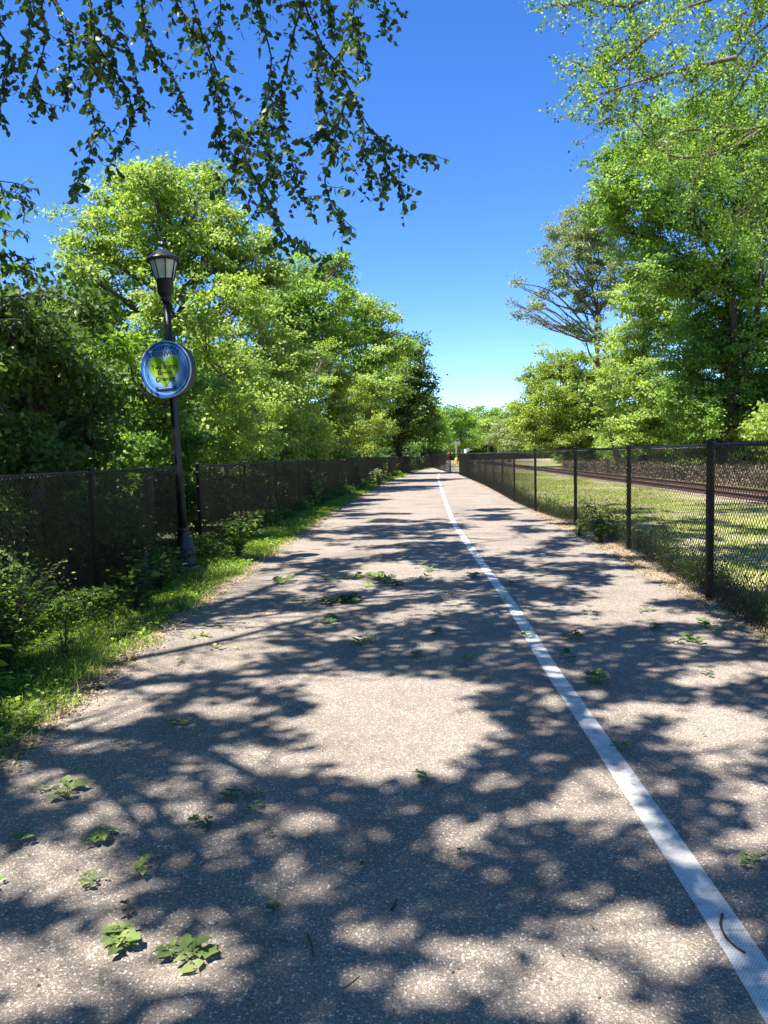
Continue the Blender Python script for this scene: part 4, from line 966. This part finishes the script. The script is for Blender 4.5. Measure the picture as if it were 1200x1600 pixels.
plant('dark broad-leaved weed rising against the railway fence post', ground(938, 848)+Vector((.0, .0, 0)), .78, .30, 14, .13, 'leaf_dark', 210, 'weed', .6, 9)
plant('light green weed tuft at the foot of the railway fence', ground(905, 838), .36, .2, 12, .09, 'leaf_bright', 211, 'weed', .5, 9)
plant('small sunlit weed behind the mesh near the tall fence post', ground(1170, 935)+Vector((.35, 0, 0)), .4, .15, 5, .08, 'leaf_bright', 212, 'weed', .5, 7)

# ------------------------------------------------------------------ fallen leaf sprigs on the path
def leaf_blade(seed, lobed):
    rng = np.random.default_rng(seed)
    if lobed: out = [(0, 0), (.22, .16), (.30, .42), (.48, .24), (.72, .30), (1, .02), (.70, -.26), (.50, -.22), (.34, -.44), (.20, -.18)]
    else: out = [(0, 0), (.15, .17), (.38, .27), (.62, .24), (.84, .11), (1, 0), (.84, -.11), (.62, -.24), (.38, -.27), (.15, -.17)]
    cur = rng.uniform(-.25, .35); tw_ = rng.uniform(-.3, .3)
    f = lambda x, y: cur*x*(1-x)+abs(y)*rng.uniform(.25, .5)+tw_*y*x
    V = [(x, y+rng.normal(0, .01), f(x, y)) for x, y in out] + [(.3, 0, cur*.21), (.65, 0, cur*.22)]
    k = len(out); Fc = []
    for i in range(k):
        j = (i+1) % k; mx = (out[i][0]+out[j][0])/2; Fc.append((i, j, k if mx < .48 else k+1))
    Fc += [(3, k+1, k), (7, k, k+1)] if True else []
    return V, Fc
LM = {}
def blade_mesh(q, mname):
    if (q, mname) not in LM:
        V, Fc = leaf_blade(300+q, q % 3 == 0); me = bpy.data.meshes.new('leaf'); me.from_pydata(V, [], Fc); me.materials.append(M[mname])
        a = me.attributes.new('rnd', 'FLOAT', 'FACE'); a.data.foreach_set('value', np.full(len(Fc), (q % 6)/5., np.float32)); LM[(q, mname)] = me
    return LM[(q, mname)]
def sprig(u, v, width_px, nl, mname, label, seed, flat=False):
    g = ground(u, v); D = math.hypot(g.x, g.y, CAMH); sz = width_px/F*D*(1.25 if v < 1080 else 1)
    rg = random.Random(seed); e = empty('leaf_sprig', (g.x, g.y, .008), rg.uniform(0, 6.28)); tag(e, label, 'fallen leaves', 'fallen green sprigs on the path')
    L = sz*.5; st = Tubes(4); pts = smooth_poly([(-L*.9, 0, .006), (-.2*L, L*rg.uniform(-.2, .2), .014), (L*.45, 0, .010)], 8); st.add(pts, np.linspace(.0022, .0012, 8)); link('stem', st.mesh('stem', M['twig']), e)
    nl = int(nl*1.5)
    for i in range(nl):
        t_ = (i+.5)/nl; b = pts[int(t_*7)]; side = 1 if i % 2 else -1; ang = side*rg.uniform(.3, 1.3) if i < nl-1 else rg.uniform(-.2, .2)
        if rg.random() < .25: ang += side*1.0
        o = link('leaf', blade_mesh(rg.randrange(12), mname), e, (b[0], b[1], .004+b[2]+rg.uniform(0, .012)))
        pt = 1 if v > 1080 else 2.2; o.rotation_euler = (rg.uniform(-.28, .28)*pt, rg.uniform(-.16, .06)*pt, ang); s = L*rg.uniform(.42, .80)*(1.25 if nl < 5 else 1); o.scale = (s, s*rg.uniform(.85, 1.15), s)
    return e
SP = [
 (102, 1237, 74, 7, 'f', 'large bright sprig of leaves on a sunlit patch by the verge'), (58, 1240, 30, 4, 'f', 'small sprig tucked between the verge and the large bright sprig'),
 (285, 1136, 50, 6, 'f', 'sprig with raised pointed leaves in shade, alone toward the verge'), (360, 1246, 52, 6, 'd', 'dark sprig touching the tail of a lighter one in mid path'),
 (404, 1246, 44, 4, 'f', 'lighter sprig with one broad leaf joined to a dark sprig'), (400, 1268, 42, 4, 'f', 'narrow sprig just below the joined pair of sprigs'),
 (312, 1292, 44, 6, 'd', 'dark many-fingered sprig beside a small bright spot of sun'), (157, 1320, 64, 8, 'f', 'ragged mid green sprig half in shade above the pale leaf'),
 (32, 1323, 54, 5, 'f', 'flat greyish green sprig near the edge of the picture'), (222, 1365, 56, 4, 'p', 'pale yellow-green lobed leaf lying flat in the sun'),
 (152, 1383, 52, 5, 'f', 'curled sprig with a round leaf below the ragged sprig'), (-2, 1384, 26, 3, 'p', 'bright yellow-green leaf cut off by the picture edge'),
 (200, 1428, 40, 5, 'y', 'withered brown-black leaf scrap above the biggest sprig'), (190, 1482, 84, 12, 'f', 'biggest bushy sprig with drooping leaves in the lower corner'),
 (282, 1496, 92, 8, 'f', 'wide fan-shaped sprig right beside the biggest one'), (428, 1428, 36, 7, 'd', 'dark crumpled clump of leaves at a shade border'),
 (418, 1308, 22, 3, 'd', 'tiny dark sprig near the round spot of sun'), (570, 1361, 24, 3, 'd', 'small blue-green leaf pair alone in the shade'),
 (657, 1219, 46, 6, 'f', 'star-shaped sprig at the lower border of the big sunny patch'), (968, 1173, 46, 5, 'f', 'green leaf sprig lying on the white line'),
 (1178, 1353, 44, 6, 'f', 'tangled sprig at the border of the picture beyond the white line'), (1099, 1152, 14, 2, 'f', 'single little leaf on the sunny patch beyond the line'),
 (927, 1503, 12, 2, 'f', 'tiny round leaf in the lowest sunny patch by the line'), (924, 1455, 12, 2, 'd', 'tiny leaf in the shade just above the tiny round leaf'),
 (440, 1481, 20, 2, 'd', 'faint dark leaf in deep shade next to a short stick'), (190, 1166, 28, 3, 'f', 'thin leaf lying flat near the verge in shade'),
 (652, 1026, 28, 5, 'd', 'compact round sprig in mid path above the big sunny patch'), (731, 1031, 26, 3, 'f', 'thin sprig just left of the line, level with the round sprig'),
 (680, 991, 26, 5, 'd', 'small dark sprig above the compact round one'), (568, 1007, 42, 6, 'f', 'spread out sprig on a sunny streak'),
 (513, 972, 44, 7, 'd', 'grey-green sprig under the dense dark heap'), (538, 943, 56, 14, 'd', 'dense dark heap of leaves in the middle of the path'),
 (467, 940, 22, 3, 'f', 'little bright sprig before the dense dark heap'), (448, 911, 44, 5, 'f', 'low sprig on the verge side of the leaf scatter'),
 (515, 908, 34, 5, 'd', 'first sprig in the broad scatter of leaves'), (555, 905, 34, 5, 'f', 'second sprig in the broad scatter of leaves'), (592, 905, 44, 8, 'f', 'bushiest sprig in the broad scatter of leaves'), (612, 916, 36, 6, 'd', 'dark sprig closing the broad scatter of leaves'),
 (575, 917, 26, 4, 'p', 'yellowish sprig below the bushiest of the scatter'), (624, 856, 26, 4, 'd', 'farthest small sprig, up the path by itself'), (664, 904, 26, 4, 'f', 'little sprig between the scatter and the line'), (672, 893, 24, 4, 'f', 'small raised sprig just beyond its twin near the line'),
 (698, 929, 18, 3, 'f', 'single short sprig before the white line bend'), (741, 902, 34, 5, 'd', 'dark sprig hugging the white line from the wide side'), (786, 942, 24, 4, 'p', 'bright leaf resting on the white line farther up'),
 (826, 996, 20, 3, 'f', 'small leaf at the margin of the white line'), (897, 998, 36, 5, 'd', 'dark sprig beyond the line in mid lane'), (918, 961, 24, 4, 'd', 'small dark sprig in the narrow lane'), (878, 1028, 30, 3, 'd', 'barely visible flat sprig beside the line'),
 (934, 1064, 50, 6, 'f', 'long thin sprig in the narrow lane shade'), (1028, 982, 30, 5, 'd', 'dark curled sprig in the narrow lane toward the tall post'), (1012, 956, 26, 4, 'f', 'light sprig up-lane from the dark curled one'), (1048, 1005, 32, 5, 'f', 'fanned sprig left of the longest one near the fence'),
 (1082, 1002, 42, 6, 'd', 'longest sprig lying crosswise near the fence'), (1100, 976, 34, 5, 'f', 'sprig in the sun before the tall fence post'), (1122, 985, 30, 4, 'f', 'sprig trailing toward the fence foot'), (1106, 1057, 26, 4, 'd', 'dark leaf pair at the fence side of the lane'), (1192, 1004, 22, 4, 'f', 'sprig at the edge of the picture under the fence'),
 (804, 913, 22, 3, 'd', 'small shaded sprig just beyond the white line'), (340, 1016, 22, 3, 'p', 'light leaf near the grass in the mid distance'), (372, 1015, 16, 2, 'p', 'tiny pale leaf beside the light leaf near the grass'), (280, 1038, 22, 4, 'f', 'round bright sprig beside the grass border'), (304, 998, 34, 4, 'p', 'yellow-green sprig on the path border by the grass'), (720, 1338, 24, 2, 'd', 'hardly visible leaf in the wide dark shade'),
]
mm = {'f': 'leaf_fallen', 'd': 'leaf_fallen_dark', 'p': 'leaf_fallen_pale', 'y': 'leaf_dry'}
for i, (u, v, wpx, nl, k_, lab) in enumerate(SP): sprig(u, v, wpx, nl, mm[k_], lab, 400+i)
# sticks
def stick(pl, r, label, z=.011, m='twig'):
    g0 = ground(*pl[len(pl)//2]); t = Tubes(6); P = smooth_poly([tuple(ground(u, v)-Vector((g0.x, g0.y, 0))) for u, v in pl], 14); P[:, 2] = r+.001; n = len(P)
    t.add(P, r*np.linspace(1.1, .8, n)*(1+.12*np.sin(np.arange(n)*1.9)))
    o = link('twig', t.mesh('twig', M[m]), None, (g0.x, g0.y, z-.003)); tag(o, label, 'twig'); return o
stick([(1129, 1434), (1126, 1450), (1133, 1468), (1148, 1484), (1164, 1495)], .0042, 'dark curved twig lying on the white line')
stick([(480, 1462), (487, 1480), (490, 1500)], .0025, 'short reddish stick standing out in deep shade', .007)
stick([(612, 1425), (617, 1416), (620, 1408)], .0035, 'stubby brown stick in mid path shade', .007)
stick([(535, 1548), (550, 1538), (562, 1528)], .0018, 'pale thin grass stalk on the asphalt', .007, 'litter')

# ------------------------------------------------------------------ small things at the end of the path
def post_sign():
    g = at(701, 722, 105); b = Vector((g.x, 105, 0)); e = empty('stop_sign', b); tag(e, 'small red octagonal sign on a pole at the path end', 'sign')
    link('pole', lathe([(.03, 0), (.03, 2.0)], 8, 'pole', M['steel']), e)
    k = [(.25*math.cos(math.pi/8+i*math.pi/4), 1.62+.25*math.sin(math.pi/8+i*math.pi/4)) for i in range(8)]
    link('plate', prism('plate', k, -.06, -.035, M['red_sign']), e)
post_sign()
g = at(713, 720, 128); e = empty('lamp_pole', (g.x, 128, 0)); tag(e, 'grey pole with a crossarm on a yellow base at the path end', 'pole')
link('base', lathe([(.30, 0), (.30, .9), (.24, 1.0)], 10, 'base', M['yellow_paint']), e)
link('pole', lathe([(.11, .98), (.09, 3.8)], 8, 'pole', M['steel']), e)
link('crossarm', box_mesh('crossarm', [((-.6, -.05, 3.5), (.75, .05, 3.62)), ((-.3, -.05, 2.7), (.1, .05, 2.78))], M['steel']), e)
g = at(727, 720, 62); e = empty('path_sign', (g.x, 62, 0)); tag(e, 'blue and white sign on a dark post at the fence corner', 'sign')
link('post', lathe([(.09, 0), (.09, 2.1)], 8, 'post', M['fence_black']), e)
link('plate', box_mesh('plate', [((-.10, -.13, 1.66), (.08, -.10, 2.0))], M['white_sign']), e)
link('backing', box_mesh('backing', [((-.12, -.095, 1.55), (.12, -.05, 2.02))], M['blue_sign']), e)
g = at(732, 720, 63); e = empty('round_mirror', (g.x+.05, 64, 0)); tag(e, 'pale round disc on a dark post behind the fence corner', 'sign')
link('post', lathe([(.05, 0), (.05, 1.75)], 8, 'post', M['fence_black']), e)
link('disc', disc('disc', .15, -.08, -.055, M['steel'], k=20), e, (0, 0, 1.95))
g = at(683, 722, 110); e = empty('banner_panel', (g.x, 110, 0)); tag(e, 'teal fabric panel on the fence at the far bend', 'panel')
link('panel', box_mesh('panel', [((-.55, -.02, .6), (.35, .02, 2.0))], M['teal']), e)
link('post', lathe([(.04, 0), (.04, 2.05)], 8, 'post', M['steel']), e, (-.58, 0, 0)); link('post', lathe([(.04, 0), (.04, 2.05)], 8, 'post', M['steel']), e, (.40, 0, 0))
print('leaves', STATS, sum(STATS.values()))
print('tris', sum(sum(len(p.vertices)-2 for p in m.polygons) for m in bpy.data.meshes if len(m.polygons) < 1000) + sum(len(m.loops)-2*len(m.polygons) for m in bpy.data.meshes if len(m.polygons) >= 1000))
